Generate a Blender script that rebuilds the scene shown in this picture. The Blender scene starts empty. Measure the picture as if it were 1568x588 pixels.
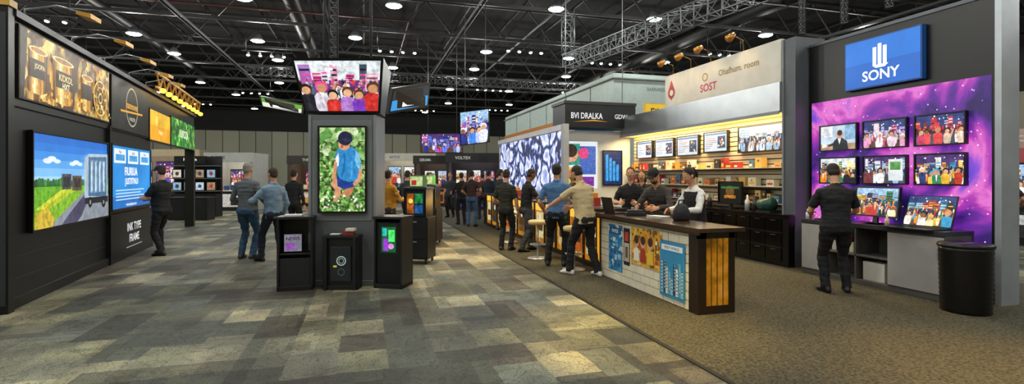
import bpy, math, random
from mathutils import Vector, Matrix, noise
from mathutils.bvhtree import BVHTree
random.seed(7)
sc = bpy.context.scene
try:
    sc.view_settings.view_transform = 'Standard'
except Exception: pass
Z = Vector((0,0,1))
# ------------------------------------------------------------ materials
def lin(h):
    h=h.lstrip('#'); o=[]
    for i in (0,2,4):
        c=int(h[i:i+2],16)/255
        o.append(c/12.92 if c<=.04045 else ((c+.055)/1.055)**2.4)
    return (*o,1)
MC={}
def mD(h,rough=.6,metal=0.0,bump=0,bscale=60,spec=None):
    k=('D',h,rough,metal,bump,bscale)
    if k in MC: return MC[k]
    m=bpy.data.materials.new('paint_'+h.strip('#')); m.use_nodes=True
    n=m.node_tree.nodes; l=m.node_tree.links; b=n['Principled BSDF']
    b.inputs['Roughness'].default_value=rough; b.inputs['Metallic'].default_value=metal
    # faint procedural tone variation on every painted surface
    tc=n.new('ShaderNodeTexCoord'); nz=n.new('ShaderNodeTexNoise'); nz.inputs['Scale'].default_value=bscale if bump else 4
    nz.inputs['Detail'].default_value=3
    l.new(tc.outputs['Object'],nz.inputs['Vector'])
    mx=n.new('ShaderNodeMix'); mx.data_type='RGBA'
    c=lin(h); mx.inputs[6].default_value=tuple(x*.82 for x in c[:3])+(1,); mx.inputs[7].default_value=tuple(min(1,x*1.18) for x in c[:3])+(1,)
    l.new(nz.outputs['Fac'],mx.inputs[0]); l.new(mx.outputs[2],b.inputs['Base Color'])
    if bump:
        bp=n.new('ShaderNodeBump'); bp.inputs['Strength'].default_value=bump; bp.inputs['Distance'].default_value=.02
        l.new(nz.outputs['Fac'],bp.inputs['Height']); l.new(bp.outputs['Normal'],b.inputs['Normal'])
    MC[k]=m; return m
def mE(h,st=1.0,tex=0.0,scale=14):
    k=('E',h,st,tex,scale)
    if k in MC: return MC[k]
    m=bpy.data.materials.new('glow_'+h.strip('#')); m.use_nodes=True
    n=m.node_tree.nodes; l=m.node_tree.links; b=n['Principled BSDF']; c=lin(h)
    b.inputs['Base Color'].default_value=(c[0]*.1,c[1]*.1,c[2]*.1,1); b.inputs['Roughness'].default_value=.35
    b.inputs['Emission Color'].default_value=c; b.inputs['Emission Strength'].default_value=st
    if tex:
        tc=n.new('ShaderNodeTexCoord'); nz=n.new('ShaderNodeTexNoise'); nz.inputs['Scale'].default_value=scale; nz.inputs['Detail'].default_value=6; nz.inputs['Roughness'].default_value=.6
        l.new(tc.outputs['Object'],nz.inputs['Vector'])
        r=ramp(n,[(.34,tuple(x*(1-tex) for x in c[:3])),(.52,c[:3]),(.7,tuple(min(1.2,x*(1+tex*.6)+tex*.06) for x in c[:3]))])
        l.new(nz.outputs['Fac'],r.inputs[0]); l.new(r.outputs[0],b.inputs['Emission Color'])
    try: m.cycles.emission_sampling='NONE'
    except Exception: pass
    MC[k]=m; return m
def mP(h,st=1.0): return mE(h,st,.45,13)      # photographic picture tone
def ramp(n,stops,const=False):
    r=n.new('ShaderNodeValToRGB'); e=r.color_ramp
    if const: e.interpolation='CONSTANT'
    while len(e.elements)<len(stops): e.elements.new(.5)
    for i,(p,c) in enumerate(stops):
        e.elements[i].position=p; e.elements[i].color=c if len(c)==4 else (*c,1)
    return r
def mBusy(name,pal,scale=14,st=1.0,stretch=(1,1,1),detail=3.0):
    k=('B',name)
    if k in MC: return MC[k]
    m=bpy.data.materials.new(name); m.use_nodes=True; n=m.node_tree.nodes; l=m.node_tree.links; b=n['Principled BSDF']
    tc=n.new('ShaderNodeTexCoord'); mp=n.new('ShaderNodeMapping'); mp.inputs['Scale'].default_value=stretch
    l.new(tc.outputs['Object'],mp.inputs['Vector'])
    nd=n.new('ShaderNodeTexNoise'); nd.inputs['Scale'].default_value=scale*.8; l.new(mp.outputs[0],nd.inputs['Vector'])
    av=n.new('ShaderNodeVectorMath'); av.operation='MULTIPLY_ADD'; l.new(nd.outputs['Color'],av.inputs[0]); av.inputs[1].default_value=(1.6/scale,)*3; l.new(mp.outputs[0],av.inputs[2])
    v=n.new('ShaderNodeTexVoronoi'); v.inputs['Scale'].default_value=scale; l.new(av.outputs[0],v.inputs['Vector'])
    nz=n.new('ShaderNodeTexNoise'); nz.inputs['Scale'].default_value=scale*.5; nz.inputs['Detail'].default_value=detail; l.new(mp.outputs[0],nz.inputs['Vector'])
    sp=n.new('ShaderNodeSeparateColor'); l.new(v.outputs['Color'],sp.inputs[0])
    r=ramp(n,[(i/len(pal),lin(c)) for i,c in enumerate(pal)],True); l.new(sp.outputs[0],r.inputs[0])
    r2=ramp(n,[(.36,(.12,.12,.12,1)),(.6,(1.25,1.25,1.25,1))]); l.new(nz.outputs['Fac'],r2.inputs[0])
    mx=n.new('ShaderNodeMix'); mx.data_type='RGBA'; mx.blend_type='MULTIPLY'; mx.inputs[0].default_value=1
    l.new(r.outputs[0],mx.inputs[6]); l.new(r2.outputs[0],mx.inputs[7])
    l.new(mx.outputs[2],b.inputs['Emission Color']); b.inputs['Emission Strength'].default_value=st
    b.inputs['Base Color'].default_value=(.02,.02,.02,1); b.inputs['Roughness'].default_value=.35
    try: m.cycles.emission_sampling='NONE'
    except Exception: pass
    MC[k]=m; return m
def mGalaxy():
    m=bpy.data.materials.new('galaxy_backlit_fabric'); m.use_nodes=True; n=m.node_tree.nodes; l=m.node_tree.links; b=n['Principled BSDF']
    tc=n.new('ShaderNodeTexCoord')
    nz=n.new('ShaderNodeTexNoise'); nz.inputs['Scale'].default_value=1.15; nz.inputs['Detail'].default_value=7; nz.inputs['Distortion'].default_value=.6
    l.new(tc.outputs['Object'],nz.inputs['Vector'])
    r=ramp(n,[(.30,lin('#0c0624')),(.40,lin('#2c1266')),(.47,lin('#6a22a0')),(.53,lin('#b838b8')),(.59,lin('#f078d4')),(.66,lin('#8a50d8')),(.76,lin('#2848d0'))])
    l.new(nz.outputs['Fac'],r.inputs[0])
    v=n.new('ShaderNodeTexVoronoi'); v.inputs['Scale'].default_value=11; l.new(tc.outputs['Object'],v.inputs['Vector'])
    r2=ramp(n,[(.0,(1,1,1,1)),(.07,(.9,.8,1,1)),(.14,(0,0,0,1))]); l.new(v.outputs['Distance'],r2.inputs[0])
    mx=n.new('ShaderNodeMix'); mx.data_type='RGBA'; mx.blend_type='ADD'; mx.inputs[0].default_value=.9
    l.new(r.outputs[0],mx.inputs[6]); l.new(r2.outputs[0],mx.inputs[7])
    l.new(mx.outputs[2],b.inputs['Emission Color']); b.inputs['Emission Strength'].default_value=.95
    b.inputs['Base Color'].default_value=(.03,.02,.05,1)
    return m
def mBranches():
    m=bpy.data.materials.new('branch_film_screen'); m.use_nodes=True; n=m.node_tree.nodes; l=m.node_tree.links; b=n['Principled BSDF']
    tc=n.new('ShaderNodeTexCoord'); mp=n.new('ShaderNodeMapping'); mp.inputs['Rotation'].default_value=(.5,0,0); mp.inputs['Scale'].default_value=(1,1.0,.9); l.new(tc.outputs['Object'],mp.inputs[0])
    nd=n.new('ShaderNodeTexNoise'); nd.inputs['Scale'].default_value=1.6; nd.inputs['Detail'].default_value=4; l.new(mp.outputs[0],nd.inputs['Vector'])
    av=n.new('ShaderNodeVectorMath'); av.operation='MULTIPLY_ADD'; l.new(nd.outputs['Color'],av.inputs[0]); av.inputs[1].default_value=(1.1,1.1,1.1); l.new(mp.outputs[0],av.inputs[2])
    v=n.new('ShaderNodeTexVoronoi'); v.feature='DISTANCE_TO_EDGE'; v.inputs['Scale'].default_value=1.5; l.new(av.outputs[0],v.inputs['Vector'])
    r=ramp(n,[(.0,lin('#0c1230')),(.05,lin('#232f6a')),(.09,lin('#8fa4ee')),(.16,lin('#ffffff')),(.28,lin('#b4c2f4')),(.5,lin('#3c4a98'))]); l.new(v.outputs['Distance'],r.inputs[0])
    l.new(r.outputs[0],b.inputs['Emission Color']); b.inputs['Emission Strength'].default_value=1.05
    b.inputs['Base Color'].default_value=(.03,.03,.03,1); return m
def mCarpetTiles():
    m=bpy.data.materials.new('patchwork_carpet_tiles'); m.use_nodes=True; n=m.node_tree.nodes; l=m.node_tree.links; b=n['Principled BSDF']
    tc=n.new('ShaderNodeTexCoord')
    nw=n.new('ShaderNodeTexNoise'); nw.inputs['Scale'].default_value=11; nw.inputs['Detail'].default_value=4; l.new(tc.outputs['Object'],nw.inputs[0])
    wv=n.new('ShaderNodeVectorMath'); wv.operation='MULTIPLY_ADD'; l.new(nw.outputs['Color'],wv.inputs[0]); wv.inputs[1].default_value=(.035,.035,0); l.new(tc.outputs['Object'],wv.inputs[2])
    def brick(w,h,rot,off):
        mp=n.new('ShaderNodeMapping'); mp.inputs['Rotation'].default_value=(0,0,rot); mp.inputs['Location'].default_value=off; l.new(wv.outputs[0],mp.inputs[0])
        t=n.new('ShaderNodeTexBrick'); t.inputs['Scale'].default_value=1; t.inputs['Brick Width'].default_value=w; t.inputs['Row Height'].default_value=h
        t.inputs['Mortar Size'].default_value=0; t.inputs['Color1'].default_value=(0,0,0,1); t.inputs['Color2'].default_value=(1,1,1,1); t.offset=.37; t.squash=.6; t.squash_frequency=3
        l.new(mp.outputs[0],t.inputs[0]); return t
    b1=brick(.85,.42,math.pi/2,(.13,.2,0)); b2=brick(1.3,.62,0,(.4,.6,0)); b3=brick(.42,.21,math.pi/2,(.3,.05,0))
    r=ramp(n,[(0,lin('#56574f')),(.13,lin('#77776a')),(.27,lin('#918f78')),(.40,lin('#646760')),(.52,lin('#9b9682')),(.64,lin('#7b7f77')),(.74,lin('#5c564e')),(.83,lin('#b4ac92')),(.93,lin('#8a897c'))],True)
    l.new(b1.outputs['Color'],r.inputs[0])
    r2=ramp(n,[(0,(.52,.52,.52,1)),(.3,(.78,.78,.76,1)),(.6,(1,1,1,1)),(.88,(1.25,1.22,1.12,1))],True); l.new(b2.outputs['Color'],r2.inputs[0])
    r3=ramp(n,[(0,(.85,.85,.85,1)),(.5,(1,1,1,1)),(.86,(.66,.62,.59,1)),(.95,(1.3,1.27,1.14,1))],True); l.new(b3.outputs['Color'],r3.inputs[0])
    def mul(a,c,f=1):
        x=n.new('ShaderNodeMix'); x.data_type='RGBA'; x.blend_type='MULTIPLY'; x.inputs[0].default_value=f
        l.new(a,x.inputs[6]); l.new(c,x.inputs[7]); return x.outputs[2]
    c=mul(mul(r.outputs[0],r2.outputs[0]),r3.outputs[0],.9)
    # printed scribble motif on the tiles
    nz=n.new('ShaderNodeTexNoise'); nz.inputs['Scale'].default_value=4; nz.inputs['Detail'].default_value=7; nz.inputs['Distortion'].default_value=1.8
    l.new(tc.outputs['Object'],nz.inputs[0])
    rs=ramp(n,[(.47,(1,1,1,1)),(.492,(.42,.42,.42,1)),(.508,(.42,.42,.42,1)),(.53,(1,1,1,1))]); l.new(nz.outputs['Fac'],rs.inputs[0]); c=mul(c,rs.outputs[0],.75)
    n2=n.new('ShaderNodeTexNoise'); n2.inputs['Scale'].default_value=70; n2.inputs['Detail'].default_value=3; l.new(tc.outputs['Object'],n2.inputs[0])
    rg=ramp(n,[(.3,(.5,.5,.5,1)),(.7,(1.35,1.35,1.35,1))]); l.new(n2.outputs['Fac'],rg.inputs[0]); c=mul(c,rg.outputs[0])
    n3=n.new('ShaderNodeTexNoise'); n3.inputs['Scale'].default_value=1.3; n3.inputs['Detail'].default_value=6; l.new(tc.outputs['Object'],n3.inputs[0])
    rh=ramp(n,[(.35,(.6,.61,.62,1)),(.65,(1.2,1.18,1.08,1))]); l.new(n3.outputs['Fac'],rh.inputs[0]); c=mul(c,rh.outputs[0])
    l.new(c,b.inputs['Base Color']); b.inputs['Roughness'].default_value=.7
    bp=n.new('ShaderNodeBump'); bp.inputs['Strength'].default_value=.3; bp.inputs['Distance'].default_value=.01; l.new(n2.outputs['Fac'],bp.inputs['Height']); l.new(bp.outputs[0],b.inputs['Normal'])
    return m
def mSpeckle(name,c1,c2,scale,rough=.9):
    m=bpy.data.materials.new(name); m.use_nodes=True; n=m.node_tree.nodes; l=m.node_tree.links; b=n['Principled BSDF']
    tc=n.new('ShaderNodeTexCoord'); nz=n.new('ShaderNodeTexNoise'); nz.inputs['Scale'].default_value=scale; nz.inputs['Detail'].default_value=5
    l.new(tc.outputs['Object'],nz.inputs[0]); r=ramp(n,[(.35,lin(c1)),(.65,lin(c2))]); l.new(nz.outputs['Fac'],r.inputs[0])
    l.new(r.outputs[0],b.inputs['Base Color']); b.inputs['Roughness'].default_value=rough
    bp=n.new('ShaderNodeBump'); bp.inputs['Strength'].default_value=.25; bp.inputs['Distance'].default_value=.01; l.new(nz.outputs['Fac'],bp.inputs['Height']); l.new(bp.outputs[0],b.inputs['Normal'])
    return m
def mHallWall():
    m=bpy.data.materials.new('hall_wall_panels'); m.use_nodes=True; n=m.node_tree.nodes; l=m.node_tree.links; b=n['Principled BSDF']
    g=n.new('ShaderNodeNewGeometry'); s=n.new('ShaderNodeSeparateXYZ'); l.new(g.outputs['Position'],s.inputs[0])
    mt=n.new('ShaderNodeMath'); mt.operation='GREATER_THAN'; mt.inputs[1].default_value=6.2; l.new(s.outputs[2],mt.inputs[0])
    br=n.new('ShaderNodeTexBrick'); br.inputs['Scale'].default_value=1; br.inputs['Brick Width'].default_value=1.5; br.inputs['Row Height'].default_value=6.2; br.offset=0
    br.inputs['Mortar Size'].default_value=.04; br.inputs['Color1'].default_value=lin('#a29e8a'); br.inputs['Color2'].default_value=lin('#928e7e'); br.inputs['Mortar'].default_value=lin('#403f3a')
    ad=n.new('ShaderNodeMath'); ad.operation='ADD'; l.new(s.outputs[0],ad.inputs[0]); l.new(s.outputs[1],ad.inputs[1])
    cb=n.new('ShaderNodeCombineXYZ'); l.new(ad.outputs[0],cb.inputs[0]); l.new(s.outputs[2],cb.inputs[1]); l.new(cb.outputs[0],br.inputs[0])
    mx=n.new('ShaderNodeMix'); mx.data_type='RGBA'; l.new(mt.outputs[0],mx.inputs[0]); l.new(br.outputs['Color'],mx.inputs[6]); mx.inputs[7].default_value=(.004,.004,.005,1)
    l.new(mx.outputs[2],b.inputs['Base Color']); b.inputs['Roughness'].default_value=.8
    return m
# ------------------------------------------------------------ mesh builder
class Frame:
    def __init__(s,o,r):
        s.O=Vector((o[0],o[1],0)); s.R=Vector((r[0],r[1],0)).normalized(); s.N=Vector((s.R.y,-s.R.x,0))
    def P(s,a,t,z): return s.O+s.R*a+s.N*t+Z*z
class MB:
    def __init__(s): s.v=[];s.f=[];s.m=[];s.sm=[];s.mats=[]
    def mi(s,mat):
        if mat not in s.mats: s.mats.append(mat)
        return s.mats.index(mat)
    def add(s,vs,fs,mat,smooth=False):
        o=len(s.v); s.v+= [Vector(x) for x in vs]; i=s.mi(mat)
        for f in fs: s.f.append([o+k for k in f]); s.m.append(i); s.sm.append(smooth)
    def hexa(s,p,mat): s.add(p,[(3,2,1,0),(4,5,6,7),(0,1,5,4),(1,2,6,5),(2,3,7,6),(3,0,4,7)],mat)
    def fbox(s,F,a0,a1,t0,t1,z0,z1,mat):
        s.hexa([F.P(a0,t0,z0),F.P(a1,t0,z0),F.P(a1,t1,z0),F.P(a0,t1,z0),F.P(a0,t0,z1),F.P(a1,t0,z1),F.P(a1,t1,z1),F.P(a0,t1,z1)],mat)
    def box(s,x0,x1,y0,y1,z0,z1,mat): s.fbox(Frame((0,0),(1,0)),x0,x1,-y0,-y1,z0,z1,mat)
    def beam(s,p0,p1,w,mat,h=None):
        p0=Vector(p0);p1=Vector(p1);d=(p1-p0).normalized(); h=h or w
        a=d.cross(Z); a=a.normalized() if a.length>1e-4 else Vector((1,0,0)); b=a.cross(d).normalized()
        q=[]
        for p in (p0,p1):
            for (i,j) in ((-1,-1),(1,-1),(1,1),(-1,1)): q.append(p+a*(w/2*i)+b*(h/2*j))
        s.hexa(q,mat)
    def loft(s,rings,mat,n=14,smooth=True,power=2.0):
        # rings: (center, xvec, yvec, rx, ry)
        vs=[];fs=[]
        for (c,x,y,rx,ry) in rings:
            for k in range(n):
                t=2*math.pi*k/n; ct,st=math.cos(t),math.sin(t)
                if power!=2:
                    ct=math.copysign(abs(ct)**(2/power),ct); st=math.copysign(abs(st)**(2/power),st)
                vs.append(c+x*(rx*ct)+y*(ry*st))
        m=len(rings)
        for i in range(m-1):
            for k in range(n):
                a=i*n+k;b=i*n+(k+1)%n; fs.append((a,b,b+n,a+n))
        fs.append(tuple(reversed(range(n)))); fs.append(tuple(range((m-1)*n,m*n)))
        s.add(vs,fs,mat,smooth)
    def tube(s,pts,rad,mat,n=12,smooth=True,ref=None):
        pts=[Vector(p) for p in pts]; R=[]
        if not isinstance(rad,(list,tuple)): rad=[rad]*len(pts)
        px=None
        for i,p in enumerate(pts):
            d=(pts[min(i+1,len(pts)-1)]-pts[max(i-1,0)]).normalized()
            if px is None:
                rf=ref or (Vector((1,0,0)) if abs(d.x)<.8 else Vector((0,1,0)))
            else: rf=px
            x=(rf-d*rf.dot(d)).normalized(); y=d.cross(x); px=x
            R.append((p,x,y,rad[i],rad[i]))
        s.loft(R,mat,n,smooth)
    def ell(s,c,ax,r,mat,n=14,m=9):
        c=Vector(c); R=[]
        for i in range(m+1):
            t=-math.pi/2+math.pi*i/m; k=max(math.cos(t),.04)
            R.append((c+ax[2]*(r[2]*math.sin(t)),ax[0],ax[1],r[0]*k,r[1]*k))
        s.loft(R,mat,n)
    def finish(s,name,bevel=0,origin=None):
        me=bpy.data.meshes.new(name)
        if origin is None:
            xs=[v.x for v in s.v];ys=[v.y for v in s.v];zs=[v.z for v in s.v]
            origin=Vector(((min(xs)+max(xs))/2,(min(ys)+max(ys))/2,min(zs)))
        me.from_pydata([v-origin for v in s.v],[],s.f); 
        for m in s.mats: me.materials.append(m)
        me.polygons.foreach_set('material_index',s.m); me.polygons.foreach_set('use_smooth',s.sm); me.update()
        ob=bpy.data.objects.new(name,me); ob.location=origin; sc.collection.objects.link(ob)
        if bevel:
            b=ob.modifiers.new('edge_bevel','BEVEL'); b.width=bevel; b.segments=2; b.limit_method='ANGLE'; b.angle_limit=math.radians(50)
        return ob
TX={}
def textgeo(t):
    if t in TX: return TX[t]
    cu=bpy.data.curves.new('t','FONT'); cu.body=t; cu.size=1; cu.offset=.018; cu.resolution_u=3
    ob=bpy.data.objects.new('t',cu); sc.collection.objects.link(ob); bpy.context.view_layer.update()
    me=ob.evaluated_get(bpy.context.evaluated_depsgraph_get()).to_mesh()
    vs=[(v.co.x,v.co.y) for v in me.vertices]; fs=[tuple(p.vertices) for p in me.polygons]
    bpy.data.objects.remove(ob); bpy.data.curves.remove(cu)
    x0=min(v[0] for v in vs);x1=max(v[0] for v in vs);y0=min(v[1] for v in vs);y1=max(v[1] for v in vs)
    r=([((x-(x0+x1)/2),(y-(y0+y1)/2)) for x,y in vs],fs,x1-x0,y1-y0); TX[t]=r; return r
class Board:
    """flat printed / lit graphic, normalised 0-1 drawing area"""
    def __init__(s,mb,O,R,U,W,H,off=.003):
        s.mb=mb;s.O=Vector(O);s.R=R.normalized();s.U=U.normalized();s.N=s.R.cross(s.U).normalized();s.W=W;s.H=H;s.k=off
    def p(s,x,y): return s.O+s.R*(x*s.W)+s.U*(y*s.H)+s.N*s.k
    def poly(s,pts,mat):
        s.mb.add([s.p(min(max(x,0),1),min(max(y,0),1)) for x,y in pts],[tuple(range(len(pts)))],mat); s.k+=.0006
    def rect(s,x0,y0,x1,y1,mat): s.poly([(x0,y0),(x1,y0),(x1,y1),(x0,y1)],mat)
    def disc(s,cx,cy,r,mat,ry=None,n=18):
        rx=r*s.H/s.W if ry is None else r; ry=r if ry is None else ry
        s.poly([(cx+rx*math.cos(2*math.pi*i/n),cy+ry*math.sin(2*math.pi*i/n)) for i in range(n)],mat)
    def ring(s,cx,cy,r,w,mat,n=28):
        a=s.H/s.W; vs=[];fs=[]
        for i in range(n):
            t=2*math.pi*i/n
            for q in (r,r-w): vs.append(s.p(cx+q*a*math.cos(t),cy+q*math.sin(t)))
        for i in range(n):
            j=(i+1)%n; fs.append((2*i,2*j,2*j+1,2*i+1))
        s.mb.add(vs,fs,mat); s.k+=.0006
    def text(s,t,cx,cy,h,mat,maxw=.92):
        vs,fs,w,hh=textgeo(t); sy=h*s.H/hh; sx=sy
        if w*sx>maxw*s.W: sx=maxw*s.W/w
        c=s.p(cx,cy); s.mb.add([c+s.R*(x*sx)+s.U*(y*sy) for x,y in vs],fs,mat); s.k+=.0006
def fboard(mb,F,a0,a1,z0,z1,t,off=.003): return Board(mb,F.P(a0,t,z0),F.R,Z,a1-a0,z1-z0,off)
# ------------------------------------------------------------ picture content
PAL=['#e8e4dc','#c23a2e','#2f6fc0','#f0b830','#1c1d26','#3d8a4a','#d87aa0','#7fb6e8','#5b3a6b','#f4f4f4','#202a58','#e06a28']
P_PINK=['#f4d8e8','#f8f8f8','#d84a8a','#4a5ac0','#9a5ac8','#30284a','#e8a0c8','#b8c8f0','#c8324a','#ffffff']
P_RED=['#c82a38','#e84a4a','#ffffff','#3a1a28','#f0a0a8','#2a3a8a','#e8c8b0','#8a1a2a','#d03a6a']
P_GOLD=['#f0c030','#e88a20','#fff0b0','#2a3a7a','#c83a28','#3a8a5a','#1a1a28','#f4f4e8','#30a0d0']
P_BLUE=['#d8e8f4','#5a9ad8','#1c3a70','#ffffff','#8ab8e0','#c8a080','#283040','#a8c8e8']
SKN=['#e2b08a','#c98f68','#8a5a3c','#d8a078']
def crowd_pic(b,seed,n=70,pal=PAL,st=1.0,bg='#2a3350',fg=4):
    """photo of an event: scenery, a mid-distance crowd and a few large foreground people"""
    rr=random.Random(seed); b.rect(0,0,1,1,mP(bg,st)); k0=b.k; c=0; asp=b.H/b.W
    def step():
        nonlocal c
        c+=1; b.k=k0+.0012+.00005*c
    sky=rr.choice(['#9fc4e8','#2a3a7a','#dfe6ea','#4a3070']); b.rect(0,.62,1,1,mP(sky,st)); step()
    for i in range(7):          # buildings / stage pieces
        x=i/7+rr.uniform(-.05,.05); w=rr.uniform(.06,.16); h=rr.uniform(.12,.36)
        b.rect(x,.55,x+w,.58+h,mP(rr.choice(pal),st*.85)); step()
        for k in range(3): b.rect(x+.01,.6+h*k/3.4,x+w-.01,.6+h*k/3.4+h*.12,mP(rr.choice(['#20242e','#f4e8c8',pal[0]]),st)); step()
    for i in range(9): b.disc(rr.random(),rr.uniform(.75,.98),rr.uniform(.012,.03),mE('#fff8e8',st*1.2),n=8); step()
    b.rect(0,0,1,.36,mP(rr.choice(['#3a3a40','#50586a','#6a4a3a']),st*.8)); step()
    def fig(x,y,s_):
        w=.34*s_*asp; h=s_; cc=mP(rr.choice(pal),st); sk=mE(rr.choice(SKN),st,.25,20); hr=mE(rr.choice(['#2a1c14','#181410','#5a3a20',pal[1],pal[0]]),st,.3,20)
        t=rr.uniform(-.15,.15)*w
        b.poly([(x-w*.7,y-h*1.5),(x+w*.7,y-h*1.5),(x+w*.95,y-h*.7),(x+w*1.0+t,y-h*.18),(x+w*.7+t,y-h*.03),(x+w*.25+t,y),(x-w*.25+t,y),(x-w*.7+t,y-h*.03),(x-w*1.0+t,y-h*.18),(x-w*.95,y-h*.7)],cc); step()
        if rr.random()<.5: b.poly([(x-w*.25+t,y),(x+w*.25+t,y),(x+w*.05+t,y-h*.5),(x-w*.05+t,y-h*.5)],mP(rr.choice(['#f4f4f4',pal[2]]),st)); step()
        if rr.random()<.35: b.poly([(x+w*.8,y-h*.15),(x+w*1.5,y+h*.4),(x+w*1.75,y+h*.36),(x+w*1.05,y-h*.4)],sk); step()
        b.disc(x+t,y+h*.26,h*.25,hr,n=12); step(); b.disc(x+t,y+h*.19,h*.19,sk,n=12); step()
    rows=max(4,n//14)
    for r_ in range(rows):
        y=.60-.42*r_/rows; s_=.07+.13*r_/rows
        for i in range(int(11-7*r_/rows)): fig((i+rr.random())/(11-7*r_/rows),y+rr.uniform(-.02,.02),s_)
    for i in range(fg): fig((i+.2+.6*rr.random())/fg,rr.uniform(.22,.4),rr.uniform(.32,.46))
def landscape_pic(b):
    cs=['#1f6fd0','#2a7cd8','#3f90e2','#5aa6ea','#7cbcf0','#a4d2f6','#cfe6f4']
    for i,c in enumerate(cs): b.rect(0,1-(i+1)*.09,1,1-i*.09,mE(c,1.05,.12,2))
    for x,y,r in ((.15,.72,.05),(.2,.745,.05),(.26,.72,.04),(.45,.7,.04),(.5,.72,.045),(.55,.7,.035)): b.disc(x,y,r,mE('#e6f2fa',1,.2,5),ry=r*.6)
    rr=random.Random(9)
    b.rect(0,.4,1,.5,mP('#2a6a30'))
    for i in range(34): x=i/33; b.disc(x,.47+.02*rr.random(),rr.uniform(.03,.06),mP(rr.choice(['#2c6a35','#3a8038','#1e5428','#4c9440'])),n=9); b.k-=.0004
    b.rect(0,0,1,.44,mP('#6fb52a',1)); b.poly([(0,.12),(.35,.42),(.55,.42),(.15,0),(0,0)],mP('#b8cc2e',1.0))
    b.poly([(0,0),(0,.1),(.5,.4),(.6,.4),(.55,.22),(.4,0)],mP('#86be2e'))
    b.poly([(.0,.2),(.3,.40),(.36,.40),(.1,.2)],mP('#d8dc38'))
    b.poly([(.15,0),(.5,.28),(.62,.38),(1,.3),(1,0)],mE('#8d949e',1,.3,8))
    b.poly([(.30,0),(.40,.12),(.55,.27),(.62,.34),(.62,.18),(.56,.06),(.5,0)],mE('#4a4864',1,.3,8))
    b.rect(.3,.4,.42,.58,mP('#4a4f55'));b.rect(.43,.38,.56,.56,mP('#5b5048')); b.rect(.32,.43,.40,.55,mP('#2c3034')); b.rect(.45,.42,.54,.53,mP('#3a332c'))
    b.poly([(.6,.28),(.6,.78),(.66,.84),(.98,.86),(.98,.22)],mE('#b0c6d6',1,.25,6)); b.poly([(.66,.3),(.66,.8),(.96,.82),(.96,.27)],mE('#4c7296',1,.4,6))
    for i in range(4): b.rect(.69+i*.065,.34,.735+i*.065,.76,mE('#8fb0cc',1,.5,9)); b.rect(.70+i*.065,.36,.715+i*.065,.74,mE('#d8e8f2',1,.3,9))
    b.rect(.6,.2,.98,.28,mE('#22262c')); b.disc(.68,.22,.07,mE('#15171a')); b.disc(.9,.2,.075,mE('#15171a')); b.disc(.68,.22,.03,mE('#8a8e94')); b.disc(.9,.2,.03,mE('#8a8e94'))
    b.poly([(0,0),(0,.16),(.12,.22),(.2,.1),(.18,0)],mP('#d6b83a'))
def blue_ad(b):
    b.rect(0,0,1,1,mE('#1f8fe0',1,.25,1.5)); b.rect(0,0,1,.2,mE('#1670c4',1,.2,2))
    for i in range(3):
        b.rect(.05+i*.32,.73,.32+i*.32,.96,mE('#e8f2fa',1)); b.rect(.08+i*.32,.77,.29+i*.32,.87,mP('#4aa4e4')); b.text(['Plan','Build','Print'][i],.185+i*.32,.91,.05,mE('#1a4c90'))
    b.text('FIURIUA',.45,.6,.14,mE('#ffffff',1.1),.75); b.text('JUSTIITNUI',.46,.42,.14,mE('#ffffff',1.1),.85)
    for i in range(4): b.rect(.08,.28-i*.05,.8-.1*(i%2),.3-i*.05,mE('#bfe0f8'))
    b.text('www.instituto.com',.45,.05,.05,mE('#ffffff'))
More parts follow.
